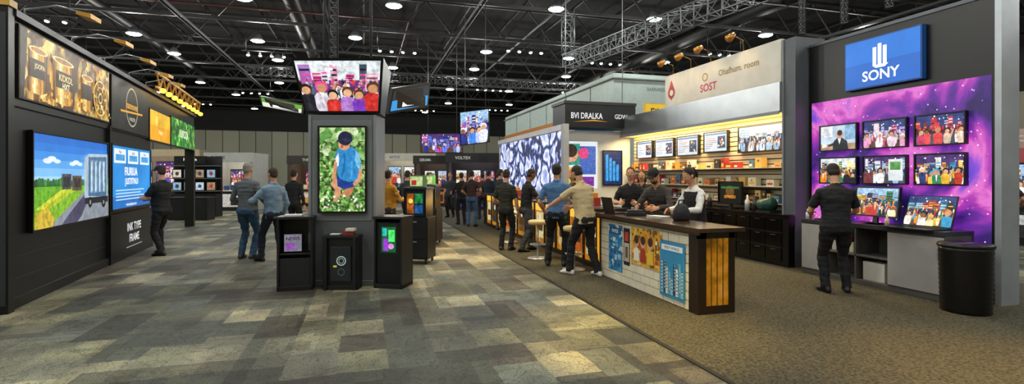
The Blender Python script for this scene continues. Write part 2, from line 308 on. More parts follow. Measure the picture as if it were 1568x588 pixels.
def gold_banner(b):
    b.rect(0,0,1,1,mBusy('gold_product_collage',['#e8b040','#a8701c','#f8dc88','#5a3408','#c88a28','#f0c458','#7a4a10'],7,.85))
    b.poly([(0,0),(0,1),(.06,1),(.03,0)],mP('#2a1806',.6)); b.poly([(.3,0),(.5,0),(.58,1),(.5,1)],mP('#5a3408',.6))
    rr=random.Random(3)
    G=['#f6d878','#c98a20','#fff0b8','#8a5410','#e8b440','#5c3608','#f2c860','#b87a1c']
    def can(cx,cy,r,h,tilt):
        N_=10
        for k in range(N_):       # vertical metallic stripes of the tin
            x0=cx-r+2*r*k/N_; x1=cx-r+2*r*(k+1)/N_; e0=.03*math.sin(math.pi*k/N_)*2; e1=.03*math.sin(math.pi*(k+1)/N_)*2
            b.poly([(x0,cy-h-e0),(x1,cy-h-e1),(x1+tilt,cy+h-e1),(x0+tilt,cy+h-e0)],mP(['#5c3608','#a8701c','#e8b440','#fff0b8','#f2c860','#c98a20','#b87a1c','#e0a838','#8a5410','#4a2a06'][k],1)); b.k-=.0005
        b.k+=.001; b.disc(cx+tilt,cy+h,r,mP('#f8e09a',1),ry=.055); b.disc(cx+tilt,cy+h,r*.8,mP('#a8701c',.9),ry=.04)
        b.rect(cx-r*.8,cy-.12,cx+r*.8,cy+.16,mE('#3a2208',.5,.5,10))
    can(.14,.46,.085,.3,.01); can(.40,.44,.115,.33,-.01); can(.66,.40,.075,.28,.01)
    b.disc(.85,.4,.36,mP('#3a2208',.7)); 
    for r_,c in ((.35,'#f0c860'),(.29,'#8a5a18'),(.23,'#e0a838'),(.17,'#5c3608'),(.11,'#f6d878')): b.ring(.85,.4,r_,.035,mP(c,1))
    for i in range(12): a=i*.52; b.poly([(.85+.03*math.cos(a),.4+.1*math.sin(a)),(.85+.09*math.cos(a+.1),.4+.3*math.sin(a+.1)),(.85+.09*math.cos(a-.1),.4+.3*math.sin(a-.1))],mP(G[i%8],.9)); b.k-=.0004
    for i in range(36):
        x,y=rr.random(),rr.random()*.25; b.disc(x,y,rr.uniform(.02,.045),mP(rr.choice(G),.95),n=8); b.k-=.0004
    b.text('KIDKDL',.40,.49,.11,mE('#f8e0a0',.9),.19); b.text('HXT',.40,.36,.1,mE('#fff4c8',1),.16); b.text('JOOPA',.14,.5,.1,mE('#f8e0a0',.9),.13)
def circle_banner(b):
    b.rect(0,0,1,1,mE('#1a160f',.5,.6,5)); b.ring(.5,.52,.42,.03,mE('#d8d2b8',.7)); b.text('hannover',.5,.55,.16,mE('#f0b43a',.9),.6)
    b.poly([(.2,.4),(.8,.46),(.8,.42),(.2,.36)],mE('#e8a62a',.9)); b.text('WASTEF',.5,.26,.08,mE('#e8e0c8',.7),.4)
def child_pic(b):
    b.rect(0,0,1,1,mBusy('garden_foliage_picture',['#2f6a28','#5c9a3a','#8cc060','#24501e','#a8cc78','#c8dc98','#4a8432','#78b048'],30,1.0))
    rr=random.Random(18); b.rect(0,.84,1,1,mP('#c4dc9c',.95))
    for i in range(60): b.disc(rr.random(),rr.uniform(.66,1),rr.uniform(.02,.06),mP(rr.choice(['#8cc070','#a6cc80','#6aa850','#d8e8b8','#4c8a3a']),.95),n=9); b.k-=.0005
    sk='#d89a74'; M=lambda c: mE(c,1,.35,16)
    b.poly([(.25,.32),(.3,.38),(.4,.42),(.46,.38),(.48,.3),(.46,.2),(.42,.12),(.36,.09),(.3,.1),(.32,.18),(.34,.26)],M(sk)); b.poly([(.5,.35),(.62,.41),(.72,.42),(.78,.36),(.78,.3),(.7,.2),(.6,.14),(.52,.14),(.48,.2),(.56,.26)],M('#c8845c'))
    b.poly([(.38,.42),(.40,.30),(.55,.26),(.8,.3),(.87,.38),(.86,.46),(.7,.5)],M('#1c3c8a'))
    b.poly([(.34,.64),(.37,.70),(.42,.75),(.5,.775),(.6,.78),(.72,.77),(.82,.73),(.89,.66),(.92,.58),(.91,.48),(.88,.4),(.78,.36),(.66,.35),(.52,.37),(.42,.41),(.39,.48),(.39,.56)],M('#2f8ed0'))
    b.poly([(.36,.64),(.42,.7),(.44,.62),(.42,.54),(.36,.52)],M('#f0f0f0')); b.poly([(.8,.73),(.88,.67),(.92,.6),(.89,.5),(.82,.54),(.78,.62)],M('#7cc4ec')); b.poly([(.5,.4),(.56,.5),(.58,.62),(.56,.7),(.53,.7),(.54,.58),(.48,.42)],M('#1f6eb0')); b.poly([(.7,.38),(.74,.5),(.73,.6),(.70,.6),(.70,.48),(.66,.38)],M('#52aae0'))
    b.poly([(.33,.6),(.4,.58),(.38,.48),(.36,.42),(.3,.36),(.26,.4),(.30,.46),(.31,.53)],M(sk)); b.poly([(.88,.5),(.94,.52),(.94,.42),(.9,.36),(.82,.31),(.76,.3),(.74,.34),(.84,.39)],M(sk))
    b.disc(.55,.80,.072,M(sk)); b.disc(.5,.775,.018,M('#a4543c')); b.disc(.60,.80,.03,M('#c8845c')); b.disc(.57,.87,.085,M('#1a1c38')); b.poly([(.36,.83),(.42,.86),(.50,.875),(.74,.86),(.72,.83),(.5,.835)],M('#262a50'))
    for i in range(90): b.disc(rr.random(),rr.uniform(0,.22)**1.1,rr.uniform(.008,.02),mE(rr.choice(['#e8f4d8','#f0d0d8','#6aa848','#2c5a22','#fff8e0','#3a7a30','#8cc060']),.95),n=7); b.k-=.0005
def desktop_pic(b,seed):
    rr=random.Random(seed); b.rect(0,0,1,1,mE(rr.choice(['#e6ecf2','#a8c8ea','#cfdcea']),1,.2,6)); b.rect(.03,.86,.97,.96,mE('#3d6fb4'))
    for i in range(7): b.rect(.06,.76-i*.1,.06+rr.uniform(.2,.5),.79-i*.1,mE(rr.choice(['#7a8796','#4f8ad0','#b0483c','#9aa6b4'])))
    b.rect(.60,.15,.94,.78,mP(rr.choice(['#6aa0dc','#8aa4bc','#2b4d80'])))
    for i in range(14): b.disc(.63+.28*rr.random(),.2+.5*rr.random(),rr.uniform(.03,.09),mP(rr.choice(['#f0c040','#e0603c','#ffffff','#2a4a7a','#d8a888','#3a2a20'])),n=9); b.k-=.0004
def office_pic(b,seed):
    b.rect(0,0,1,1,mE('#c8dcec',1,.35,5)); b.rect(0,.55,.35,1,mP('#eef4f8')); b.rect(.7,.4,1,1,mP('#8ab4d8')); b.rect(0,0,1,.25,mP('#b89878'))
    b.poly([(.35,0),(.38,.35),(.48,.48),(.62,.48),(.76,.34),(.8,0)],mP('#20242e')); b.poly([(.5,.47),(.55,.2),(.6,.47)],mP('#f0f0f4')); b.disc(.55,.6,.14,mP('#d8a080')); b.disc(.56,.69,.12,mP('#2a1c16')); b.poly([(.38,.3),(.2,.2),(.22,.14),(.42,.18)],mP('#20242e')); b.disc(.2,.17,.05,mP('#d8a080')); b.rect(.05,.1,.18,.25,mP('#f4f4f4'))
def tv(name,O,R,U,W,H,pic,depth=.05,bez=.022,stand=False):
    mb=MB(); O=Vector(O); R=R.normalized(); U=U.normalized(); N=R.cross(U).normalized()
    def bx(x0,x1,y0,y1,n0,n1,mat):
        q=[]
        for y in (y0,y1):
            for (x,n) in ((x0,n0),(x1,n0),(x1,n1),(x0,n1)): q.append(O+R*x+U*y+N*n)
        mb.hexa(q,mat)
    k=mD('#0b0b0d',.3)
    bx(0,W,0,H,0,depth,k); bx(-.004,W+.004,-.004,bez,depth-.02,depth+.02,k); bx(-.004,W+.004,H-bez*.8,H+.004,depth-.02,depth+.02,k)
    bx(-.004,bez*.8,bez,H-bez*.8,depth-.02,depth+.02,k); bx(W-bez*.8,W+.004,bez,H-bez*.8,depth-.02,depth+.02,k)
    if stand:
        bx(W*.45,W*.55,-.09,.04,.0,.03,k); bx(W*.28,W*.72,-.1,-.085,-.06,.16,k)
    pic(Board(mb,O+R*bez+U*bez+N*depth,R,U,W-2*bez,H-2*bez,.0012))
    return mb.finish(name)
# ------------------------------------------------------------ people
SKIN='#c99473'
def ik(a,c,l1,l2,hint):
    d=c-a; L=min(d.length,(l1+l2)*.995); d=d.normalized(); c=a+d*L
    x=(l1*l1-l2*l2+L*L)/(2*L); h=math.sqrt(max(l1*l1-x*x,0)); hp=(hint-d*hint.dot(d)).normalized()
    return a+d*x+hp*h, c
def hand(mb,w,d,t,n,mat,curl=1.0):
    # palm, four fingers, thumb: w wrist, d direction, t thumb side, n palm normal
    mb.loft([(w-d*.02,t,n,.026,.021),(w+d*.015,t,n,.031,.018),(w+d*.05,t,n,.041,.016),(w+d*.085,t,n,.042,.014),(w+d*.095,t,n,.038,.011)],mat,12,power=2.6)
    for i,(o,L) in enumerate(((.031,.072),(.0105,.082),(-.0105,.076),(-.031,.06))):
        p=w+d*.085+t*o; pts=[p]; a=.25*curl; 
        for k,fr in enumerate((.45,.32,.25)):
            dd=d*math.cos(a)+n*math.sin(a)+t*(o*1.2); p=p+dd.normalized()*L*fr; pts.append(p.copy()); a+=.5*curl
        mb.tube(pts,[.0098,.0092,.0085,.0062],mat,8)
    p=w+d*.022+t*.028; q=p+(d*.62+t*.72+n*.25).normalized()*.045; r=q+(d*.85+t*.3+n*.35).normalized()*.03; e=r+(d*.9+n*.45).normalized()*.022
    mb.tube([p-t*.015,q,r,e],[.014,.0125,.0105,.008],mat,8)
def person(name,pos,face,h=1.75,lean=0,hp=0,hy=0,lh=(-.26,.05,.82),rh=(.26,.05,.82),feet=((-.11,0),(.11,.02)),shirt='#222222',pants='#16171b',shoes='#101010',hair='#2a1c12',skin=SKIN,
           sleeve='short',style='short',belly=0,vox=.012,w=1.0,z0=0,toes=(12,-12),collar=None,lhint=(-.5,-.6,-.4),rhint=(.5,-.6,-.4),vest=None,beard=False,belt=False):
    S=MB(); MS=mD(shirt,.85,0,.5,26); MP=mD(pants,.85,0,.5,22); MK=mD(skin,.5); MH=mD(hair,.7,0,.6,90); MO=mD(shoes,.5); MCp=mD('#121216',.8)
    X=Vector((1,0,0)); Y=Vector((0,1,0)); Lr=math.radians(lean)
    hz=.93; base=Vector((0,-.12*math.sin(Lr),hz))
    def spine(t):
        if t<=0: return base+Z*t, Vector((0,1,0)), Vector((0,0,1))
        p=base.copy(); st=.01; x=0
        while x<t-1e-6:
            a=Lr*min(1,x/.22); dx=min(st,t-x); p+=Vector((0,math.sin(a),math.cos(a)))*dx; x+=dx
        a=Lr*min(1,t/.22); return p,Vector((0,math.cos(a),-math.sin(a))),Vector((0,math.sin(a),math.cos(a)))
    rings=[]
    for (t,rx,ry,oy) in ((-.10,.172*w,.128,-.005),(-.04,.172*w,.13,-.004),(.06,.160*w,.118+belly*.4,belly*.4),(.15,.155*w,.112+belly*.5,belly*.55),(.25,.166*w,.118+belly*.25,belly*.3),(.34,.180*w,.122,.0),(.42,.190*w,.112,-.005),(.475,.178*w,.09,-.01),(.51,.125*w,.07,-.012),(.535,.075,.06,-.008)):
        p,f,u=spine(t); rings.append((p+f*oy,X,f,rx,ry))
    S.loft(rings,MS,18,power=2.3)
    # collar band at the neckline
    p,f,u=spine(.54); S.loft([(p-u*.012-f*.01,X,f,.074,.068),(p+u*.016-f*.014,X,f,.066,.064)],MS,14)
    if vest:
        r2=[(c,x,y,a*1.05,b*1.06) for (c,x,y,a,b) in rings[1:8]]; S.loft(r2,mD(vest,.85,0,.4,30),18,power=2.3)
    S.ell(Vector((0,-.015-.12*math.sin(Lr),.885)),(X,Y,Z),(.165*w,.125,.12),MP)
    S.ell(Vector((-.075,-.06-.1*math.sin(Lr),.875)),(X,Y,Z),(.09,.08,.095),MP); S.ell(Vector((.075,-.06-.1*math.sin(Lr),.875)),(X,Y,Z),(.09,.08,.095),MP)
    # legs
    for sgn,ft,to in ((-1,feet[0],toes[0]),(1,feet[1],toes[1])):
        hip=Vector((sgn*.088*w,base.y-.005,.88)); ank=Vector((ft[0],ft[1]-.02,.095)); kn,ank=ik(hip,ank,.425,.405,Vector((sgn*.12,1,0)))
        S.tube([hip+Z*.03,hip.lerp(kn,.3),hip.lerp(kn,.7),kn,kn.lerp(ank,.3),kn.lerp(ank,.7),ank-Z*.04],[.094*w,.092*w,.074,.066,.069,.06,.063],MP,14)
        a=math.radians(to); fd=Vector((-math.sin(a),math.cos(a),0)); fx=Vector((fd.y,-fd.x,0)); g=Vector((ank.x,ank.y,0))
        S.loft([(g+fd*y+Z*ry,fx,Z,rx,ry) for (y,rx,ry) in ((-.085,.022,.024),(-.07,.036,.036),(-.03,.04,.05),(.03,.043,.048),(.09,.049,.036),(.14,.048,.028),(.175,.036,.022),(.192,.014,.013))],MO,14,power=2.5)
    # neck and head
    nb,nf,nu=spine(.50); a=Lr+math.radians(hp)
    hu=Vector((0,math.sin(a*.8),math.cos(a*.8))); hc=spine(.53)[0]+nu*.03+hu*.155+nf*.012
    fa=math.radians(hy); f0=Vector((0,math.cos(a),-math.sin(a))); u0=Vector((0,math.sin(a),math.cos(a)))
    F=(f0*math.cos(fa)-X*math.sin(fa)).normalized(); HX=F.cross(u0).normalized(); HU=u0; ax=(HX,F,HU)
    def H(x,y,z): return hc+HX*x+F*y+HU*z
    S.tube([nb-nu*.02,spine(.53)[0]+nu*.02,H(0,-.02,-.05)],[.066,.056,.056],MK,14)
    S.ell(H(0,-.006,.028),ax,(.075,.096,.095),MK); S.ell(H(0,.02,-.04),ax,(.06,.070,.075),MK); S.ell(H(0,.056,-.088),ax,(.028,.026,.024),MK)
    S.ell(H(0,.03,-.01),ax,(.066,.066,.07),MK)
    S.tube([H(0,.086,.022),H(0,.1,-.006),H(0,.108,-.022)],[.010,.0135,.017],MK,8)
    for q in (-1,1):
        S.ell(H(q*.077,-.004,-.004),ax,(.011,.02,.033),MK,8,6); S.ell(H(q*.042,.058,-.02),ax,(.02,.022,.022),MK,8,6)
    S.ell(H(0,.082,.03),ax,(.05,.012,.01),MK,8,6)
    if style in('short','cap','long','pony'):
        S.ell(H(0,-.022,.045),ax,(.083,.096,.092),MH); S.ell(H(0,-.05,-.01),ax,(.074,.056,.07),MH)
    if style=='bald': S.ell(H(0,-.045,.0),ax,(.079,.06,.05),MH)
    if style=='cap':
        S.ell(H(0,-.008,.062),ax,(.09,.108,.078),MCp); S.ell(H(0,.105,.062),ax,(.066,.07,.011),MCp)
    if style=='long':
        S.ell(H(0,-.05,-.06),ax,(.095,.06,.13),MH); S.ell(H(.06,-.015,-.05),ax,(.034,.05,.1),MH); S.ell(H(-.06,-.015,-.05),ax,(.034,.05,.1),MH)
    if style=='pony':
        S.ell(H(0,-.12,.05),ax,(.035,.04,.04),MH); S.tube([H(0,-.13,.04),H(0,-.15,-.03),H(0,-.13,-.1)],[.03,.032,.015],MH,8)
    if beard: S.ell(H(0,.035,-.065),ax,(.058,.062,.05),MH)
    # arms
    HM=MB()
    for sgn,tg,hint in ((-1,lh,lhint),(1,rh,rhint)):
        sp,sf,su=spine(.435); sh=sp+X*(sgn*.182*w)-sf*.005; el,wr=ik(sh,Vector(tg),.285,.255,Vector(hint))
        S.ell(sh-X*sgn*.012-su*.005,(X,sf,su),(.066,.064,.066),MS)
        if sleeve=='short':
            S.tube([sh-X*sgn*.02,sh.lerp(el,.35),sh.lerp(el,.78)],[.062,.06,.062],MS,12); S.tube([sh,sh.lerp(el,.6),el],[.047,.045,.041],MK,12)
            S.tube([el,el.lerp(wr,.3),el.lerp(wr,.75),wr],[.041,.044,.032,.027],MK,12); S.ell(el,(X,Y,Z),(.042,.042,.042),MK)
        else:
            S.tube([sh-X*sgn*.02,sh.lerp(el,.5),el],[.062,.055,.05],MS,12); S.ell(el,(X,Y,Z),(.05,.05,.05),MS)
            S.tube([el,el.lerp(wr,.35),el.lerp(wr,.92)],[.05,.047,.038],MS,12); S.tube([el.lerp(wr,.7),wr],[.028,.026],MK,12)
        d=(wr-el).normalized(); rf=Y if abs(d.y)<.75 else (Z*.8-X*sgn*.5)
        t=(rf-d*rf.dot(d)).normalized(); n=d.cross(t).normalized()
        if abs(d.y)<.75:
            if n.dot(Vector((-sgn,0,0)))<0: n=-n
        elif n.dot(Vector((-sgn*.6,0,-1)))<0: n=-n
        hand(HM,wr,d,t,n,MK)
    # eyes, brows, mouth
    EW=mD('#e8e4de',.3); EI=mD('#1e140e',.3); ML=mD('#8a4238',.5)
    for q in (-1,1):
        HM.ell(H(q*.031,.079,.006),ax,(.0135,.011,.0085),EW,8,6); HM.ell(H(q*.031,.087,.006),ax,(.006,.005,.0065),EI,8,6)
        HM.ell(H(q*.032,.089,.026),ax,(.018,.006,.004),MH,8,5)
    HM.ell(H(0,.088,-.052),ax,(.023,.007,.0065),ML,8,5)
    # voxel-merge the body into one continuous skin
    me=bpy.data.meshes.new('b'); me.from_pydata(S.v,[],S.f); me.update()
    tmp=bpy.data.objects.new('b',me); sc.collection.objects.link(tmp)
    r=tmp.modifiers.new('r','REMESH'); r.mode='VOXEL'; r.voxel_size=vox
    sm=tmp.modifiers.new('s','SMOOTH'); sm.factor=.5; sm.iterations=2
    bpy.context.view_layer.update()
    em=tmp.evaluated_get(bpy.context.evaluated_depsgraph_get()).to_mesh()
    vs=[v.co.copy() for v in em.vertices]; fs=[tuple(p.vertices) for p in em.polygons]; cen=[p.center.copy() for p in em.polygons]; nor=[v.normal.copy() for v in em.vertices]
    bv=BVHTree.FromPolygons(S.v,S.f)
    mids=[]
    for c in cen:
        q=bv.find_nearest(c); mids.append(S.m[q[2]] if q[2] is not None else 0)
    cloth={S.mi(MS),S.mi(MP)}; vm={}
    for f,m_ in zip(fs,mids):
        if m_ in cloth:
            for i in f: vm[i]=1
    sd=(len(name)*7+int(h*100))%50
    for i in vm:
        p=vs[i]; k=noise.noise(Vector((p.x*9+sd,p.y*9,p.z*13)))*.010+noise.noise(Vector((p.x*4,p.y*4+sd,p.z*24)))*.009
        vs[i]=p+nor[i]*k
    bpy.data.objects.remove(tmp); bpy.data.meshes.remove(me)
    B=MB(); B.mats=list(S.mats); B.v=vs; B.f=[list(f) for f in fs]; B.m=mids; B.sm=[True]*len(fs)
    o=len(B.v); B.v+=HM.v
    for f,m_,s_ in zip(HM.f,HM.m,HM.sm): B.f.append([o+k for k in f]); B.m.append(B.mi(HM.mats[m_])); B.sm.append(s_)
    zmin=min(v.z for v in B.v)
    s=h/1.75; B.v=[Vector((v.x*s,v.y*s,(v.z-zmin)*s)) for v in B.v]
    ob=B.finish(name,origin=Vector((0,0,0))); ob.location=(pos[0],pos[1],z0+.001); ob.rotation_euler=(0,0,math.radians(face-16.15)); return ob
# site grid: hall axes are x across, y along the aisle; the survey line is turned 16.15 deg from the aisle
CA,SA=math.cos(math.radians(16.15)),math.sin(math.radians(16.15))
def W(X,D): return (CA*X+SA*D,-SA*X+CA*D)
def W3(X,D,z): a=W(X,D); return Vector((a[0],a[1],z))
CR=Vector((CA,-SA,0))
# ------------------------------------------------------------ room shell
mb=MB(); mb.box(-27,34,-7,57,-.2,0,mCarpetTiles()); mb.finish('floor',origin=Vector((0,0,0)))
BC=.006
mb=MB(); mb.box(2.75,9.4,-6.5,24,0.0005,BC,mSpeckle('dark_booth_carpet','#24231c','#5e5740',40)); mb.box(2.70,2.75,-6.5,24,0.0005,BC+.004,mD('#1c1a16',.7)); mb.finish('booth_carpet',origin=Vector((0,0,0)))
HW=mHallWall()
for nm,b in (('wall_back',(-27,34,57,57.3)),('wall_front',(-27,34,-7.3,-7)),('wall_left',(-27.3,-27,-7.3,57.3)),('wall_right',(34,34.3,-7.3,57.3))):
    mb=MB(); mb.box(*b,0,10.6,HW); mb.finish(nm)
mb=MB(); mb.box(-27.3,34.3,-7.3,57.3,10.6,10.8,mD('#020203',.9)); mb.finish('ceiling')
# ceiling structure
ST=mD('#1d1f21',.5,.2); STD=mD('#0e0f10',.6,.1); STL=mD('#5c6064',.4,.3)
for v in range(5,57,5):
    mb=MB(); zb,zt=8.5,10.1
    mb.beam((-27,v,zb),(34,v,zb),.12,ST); mb.beam((-27,v,zt),(34,v,zt),.14,ST)
    x=-27;up=True
    while x<33.5:
        mb.beam((x,v,zb if up else zt),(x+1.3,v,zt if up else zb),.06,STD if not up else ST); x+=1.3; up=not up
    mb.finish('roof_truss')
mb=MB()
for i in range(23):
    x=-26+i*2.6; mb.beam((x,-6,10.25),(x,56.5,10.25),.1,STD)
mb.finish('roof_purlins')
for x,w_,zz,mt in ((-7.2,.16,8.15,STL),(4.3,.16,8.15,STL),(12.5,.14,8.2,ST),(-14.5,.14,8.2,ST),(21,.14,8.2,ST),(-1.5,.12,8.25,ST)):
    mb=MB()
    for q in (-w_/2,w_/2): mb.beam((x+q,2,zz),(x+q,56,zz),.03,mt,.1)
    y=2
    while y<56: mb.beam((x-w_/2,y,zz),(x+w_/2,y,zz),.025,mt); y+=.6
    y=5
    while y<56:
        mb.beam((x,y,zz),(x,y,8.5),.02,STD); y+=5
    mb.finish('cable_tray')
for pts,r,mt in (([(-26,24,8.75),(2,24,8.75),(2.01,56,8.75)],.05,mD('#34100e',.5)),([(-26,31,8.7),(33,31,8.7)],.05,mD('#3a1210',.5)),([(-3,3,9.2),(-3,56,9.2)],.35,mD('#151618',.5,.3)),([(17,3,9.1),(17,56,9.1)],.4,mD('#151618',.5,.3)),([(-26,17,8.75),(33,17.5,8.75)],.05,ST),([(8,2,8.75),(8,56,8.75)],.05,STL),([(-11,2,9.0),(-11,56,9.0)],.22,mD('#1c1d20',.5,.3))):
    mb=MB(); mb.tube(pts,r,mt,12); mb.finish('ceiling_pipe')
def boxtruss(p0,p1,w,mat,nm,n=None,r=.025):
    p0=Vector(p0);p1=Vector(p1);d=(p1-p0); L=d.length; d.normalize(); a=d.cross(Z); a=a.normalized() if a.length>.01 else Vector((1,0,0)); b=a.cross(d).normalized(); mb=MB()
    C=[a*(-w/2)+b*(-w/2),a*(w/2)+b*(-w/2),a*(w/2)+b*(w/2),a*(-w/2)+b*(w/2)]
    for c in C: mb.tube([p0+c,p1+c],r,mat,8)
    n=n or max(2,int(L/w))
    for i in range(n):
        q=p0+d*(L*i/n); q2=p0+d*(L*(i+1)/n)
        for k in range(4):
            mb.beam(q+C[k],q2+C[(k+1)%4],r*.9,mat); mb.beam(q+C[k],q+C[(k+1)%4],r*.9,mat)
    return mb.finish(nm)
AL=mD('#b9bdc2',.35,.6); ALD=mD('#5c6064',.4,.5)
boxtruss(W3(2.3,21,6.3),W3(6.6,11.6,6.2),.5,mD('#6e7276',.4,.5),'lighting_truss')
boxtruss(W3(2.3,21,6.6),W3(2.3,21,8.4),.4,ALD,'lighting_truss')
boxtruss((-6,30,7.2),(14,30,7.2),.4,mD('#303235',.4,.4),'lighting_truss')
# high bay lamps
LG=mE('#c8f8ff',30)
ri=random.Random(4)
lamps=[]
for iv,v in enumerate((-2,4,11,19.8,25.5,31.5,38,45,52)):
    for iu in range(9):
        lamps.append((-21+iu*5.3+ri.uniform(-.6,.6)+(1.1 if iv%2 else 0),v+ri.uniform(-1.2,1.2)-(.12*(iu-3))*2))
for x,y in lamps:
    mb=MB(); z=8.0
    mb.tube([(x,y,z+.32),(x,y,z+.3),(x,y,z+.12),(x,y,z)],[.06,.12,.22,.32],mD('#8c9096',.35,.7),14)
    mb.tube([(x,y,z-.035),(x,y,z-.002)],[.24,.295],LG,14); mb.tube([(x,y,z+.3),(x,y,8.6)],.015,STD,6); mb.finish('high_bay_lamp')
    if y<40:
        L=bpy.data.lights.new('high_bay_bulb','POINT'); L.energy=250; L.color=(1,.95,.86); L.shadow_soft_size=.2
        o=bpy.data.objects.new('high_bay_bulb',L); o.location=(x,y,z-.28); sc.collection.objects.link(o)
# small rigging fixtures: bars of cool and warm pin spots hung from the roof
rq=random.Random(12)
for (x,y,z) in ((-11,22,7.3),(-4.5,27,7.6),(1.5,24,7.5),(7,22,7.4),(12,24,7.6),(16,20,7.4),(-14,30,7.5),(0,36,7.4),(8,33,7.5),(14,33,7.6),(-7,38,7.4),(5,44,7.4),(-12,44,7.3),(18,28,7.5),(-1,48,7.3),(11,42,7.4)):
    mb=MB(); mb.tube([(x-1.1,y,z),(x+1.1,y,z)],.03,ST,8)
    for q in (-.9,.9): mb.tube([(x+q,y,z),(x+q,y,8.5)],.012,ST,6)
    c=rq.choice(['#d8fbff','#ffe2a0','#d8fbff'])
    for i in range(4):
        p=Vector((x-.8+.52*i,y,z-.14)); d=Vector((rq.uniform(-.3,.3),-.35,-1)).normalized(); mb.tube([p+d*-.1,p+d*.08],[.05,.09],STD,10); mb.tube([p+d*.081,p+d*.1],[.075,.06],mE(c,16),10)
    mb.finish('pin_spot_bar')
def spot(loc,to,e,col,size=60,blend=.6,r=.06,nm='track_spotlight',fixture=True):
    L=bpy.data.lights.new(nm+'_beam','SPOT'); L.energy=e; L.color=col; L.spot_size=math.radians(size); L.spot_blend=blend; L.shadow_soft_size=r
    o=bpy.data.objects.new(nm+'_beam',L); o.location=loc; d=Vector(to)-Vector(loc); o.rotation_euler=d.to_track_quat('-Z','Y').to_euler(); sc.collection.objects.link(o)
    if fixture:
        d.normalize(); p=Vector(loc); mb=MB(); mb.tube([p-d*.28,p-d*.26,p-d*.1],[.03,.07,.09],mD('#1a1a1c',.4),12); mb.tube([p-d*.2,Vector((p.x,p.y,8.5))-d*.2],.012,mD('#1a1a1c',.4),6); mb.finish(nm)
def area(loc,to,sx,sy,e,col,nm):
    L=bpy.data.lights.new(nm,'AREA'); L.shape='RECTANGLE'; L.size=sx; L.size_y=sy; L.energy=e; L.color=col
    o=bpy.data.objects.new(nm,L); o.location=loc; d=Vector(to)-Vector(loc); o.rotation_euler=d.to_track_quat('-Z','Y').to_euler(); sc.collection.objects.link(o); return o
# ------------------------------------------------------------ left booth
BK=mD('#0a0b0d',.35); BK2=mD('#121317',.45); FL=Frame((-4.05,7.45),(-.109,.994))
mb=MB()
mb.fbox(FL,0,6.25,-.2,0,0,2.5,BK); mb.fbox(FL,0,6.25,0,.035,0,.13,BK2)
for z in (.35,.62): mb.fbox(FL,0,3.4,0,.006,z,z+.008,mD('#2a2c30',.4))
mb.fbox(FL,3.4,6.25,0,.06,0,.9,BK); mb.fbox(FL,3.36,3.42,0,.06,.9,2.5,BK)
mb.fbox(FL,-.14,.0,-.3,.08,0,3.62,BK); mb.fbox(FL,-.15,-.14,-.28,.06,.1,3.5,mD('#33363b',.4)); mb.fbox(FL,-.16,.02,-.32,.1,3.58,3.66,mD('#caa04a',.4))
mb.fbox(FL,0,11.3,-.2,.03,2.45,3.5,BK); mb.fbox(FL,0,11.3,-.24,.1,3.5,3.58,mD('#3a3d44',.4,.4)); mb.fbox(FL,11.15,11.35,-.2,.05,0,2.5,BK)
b=fboard(mb,FL,3.5,6.1,.05,.85,.06); b.text('INK TYPE',.5,.68,.2,mE('#f0f0f0',.8),.42); b.text('FRAME',.5,.4,.2,mE('#f0f0f0',.8),.42); b.rect(.3,.18,.7,.2,mE('#c8c8c8',.6))
mb.finish('exhibit_wall',.004)
def banner(nm,F,a0,a1,z0,z1,t,pic):
    mb=MB(); mb.fbox(F,a0,a1,t,t+.03,z0,z1,BK2); pic(fboard(mb,F,a0+.02,a1-.02,z0+.02,z1-.02,t+.03)); return mb.finish(nm)
banner('hanging_banner',FL,.15,3.3,2.55,3.45,.031,gold_banner)
banner('hanging_banner',FL,3.42,5.85,2.48,3.45,.031,circle_banner)
def yel(b):
    b.rect(0,0,1,1,mE('#f0a818',1,.3,3)); b.rect(0,.5,1,1,mE('#f4c12c',1,.3,3)); b.text('Nulyo',.5,.3,.2,mE('#fff4c0',1),.7); b.disc(.3,.7,.15,mE('#f8dc70',1))
banner('hanging_banner',FL,5.95,7.9,2.42,3.15,.031,yel)
banner('hanging_banner',FL,8.0,11.2,2.42,3.2,.031,lambda b:(b.rect(0,0,1,1,mBusy('green_leaf_banner',['#1f8a30','#52c040','#a8e060','#0f5a20','#38a038'],9,.9)),b.text('KURDZA',.5,.5,.3,mE('#f4ffe0',1),.8)))
tv('video_wall_screen',FL.P(.5,.005,.88),FL.R,Z,2.78,1.31,landscape_pic,.04,.03)
tv('video_wall_screen',FL.P(3.46,.005,.96),FL.R,Z,2.6,1.24,blue_ad,.04,.03)
mb=MB(); GD=mD('#d89a20',.4,.3)
for z in (3.62,3.95): mb.beam(FL.P(5.9,.2,z),FL.P(11.3,.2,z),.05,GD)
for i in range(18): mb.beam(FL.P(5.9+.3*i,.2,3.62 if i%2 else 3.95),FL.P(6.2+.3*i,.2,3.95 if i%2 else 3.62),.03,GD)
for i in range(9): mb.ell(FL.P(6.2+.6*i,.26,3.58),(Vector((1,0,0)),Vector((0,1,0)),Z),(.07,.07,.06),mE('#ffc840',3),8,6)
mb.finish('lighting_rail')
for s in (.45,1.9,3.3,4.7,5.9):
    mb=MB(); p=FL.P(s,.0,3.58); q=FL.P(s+.05,.3,3.8); e=FL.P(s+.1,.62,3.74)
    mb.tube([p,p+Z*.12,q,e],[.014]*4,mD('#8a8d92',.3,.8),8)
    mb.hexa([e+Vector(v_) for v_ in ((-.08,-.14,-.04),(.08,-.14,-.08),(.08,.14,-.08),(-.08,.14,-.04),(-.08,-.14,0),(.08,-.14,-.02),(.08,.14,-.02),(-.08,.14,0))],mD('#b88a30',.35,.4))
    mb.finish('arm_light')
    spot(e-Z*.1,FL.P(s+.1,0,2.7),26,(1,.76,.38),100,.8,nm='arm_light',fixture=False)
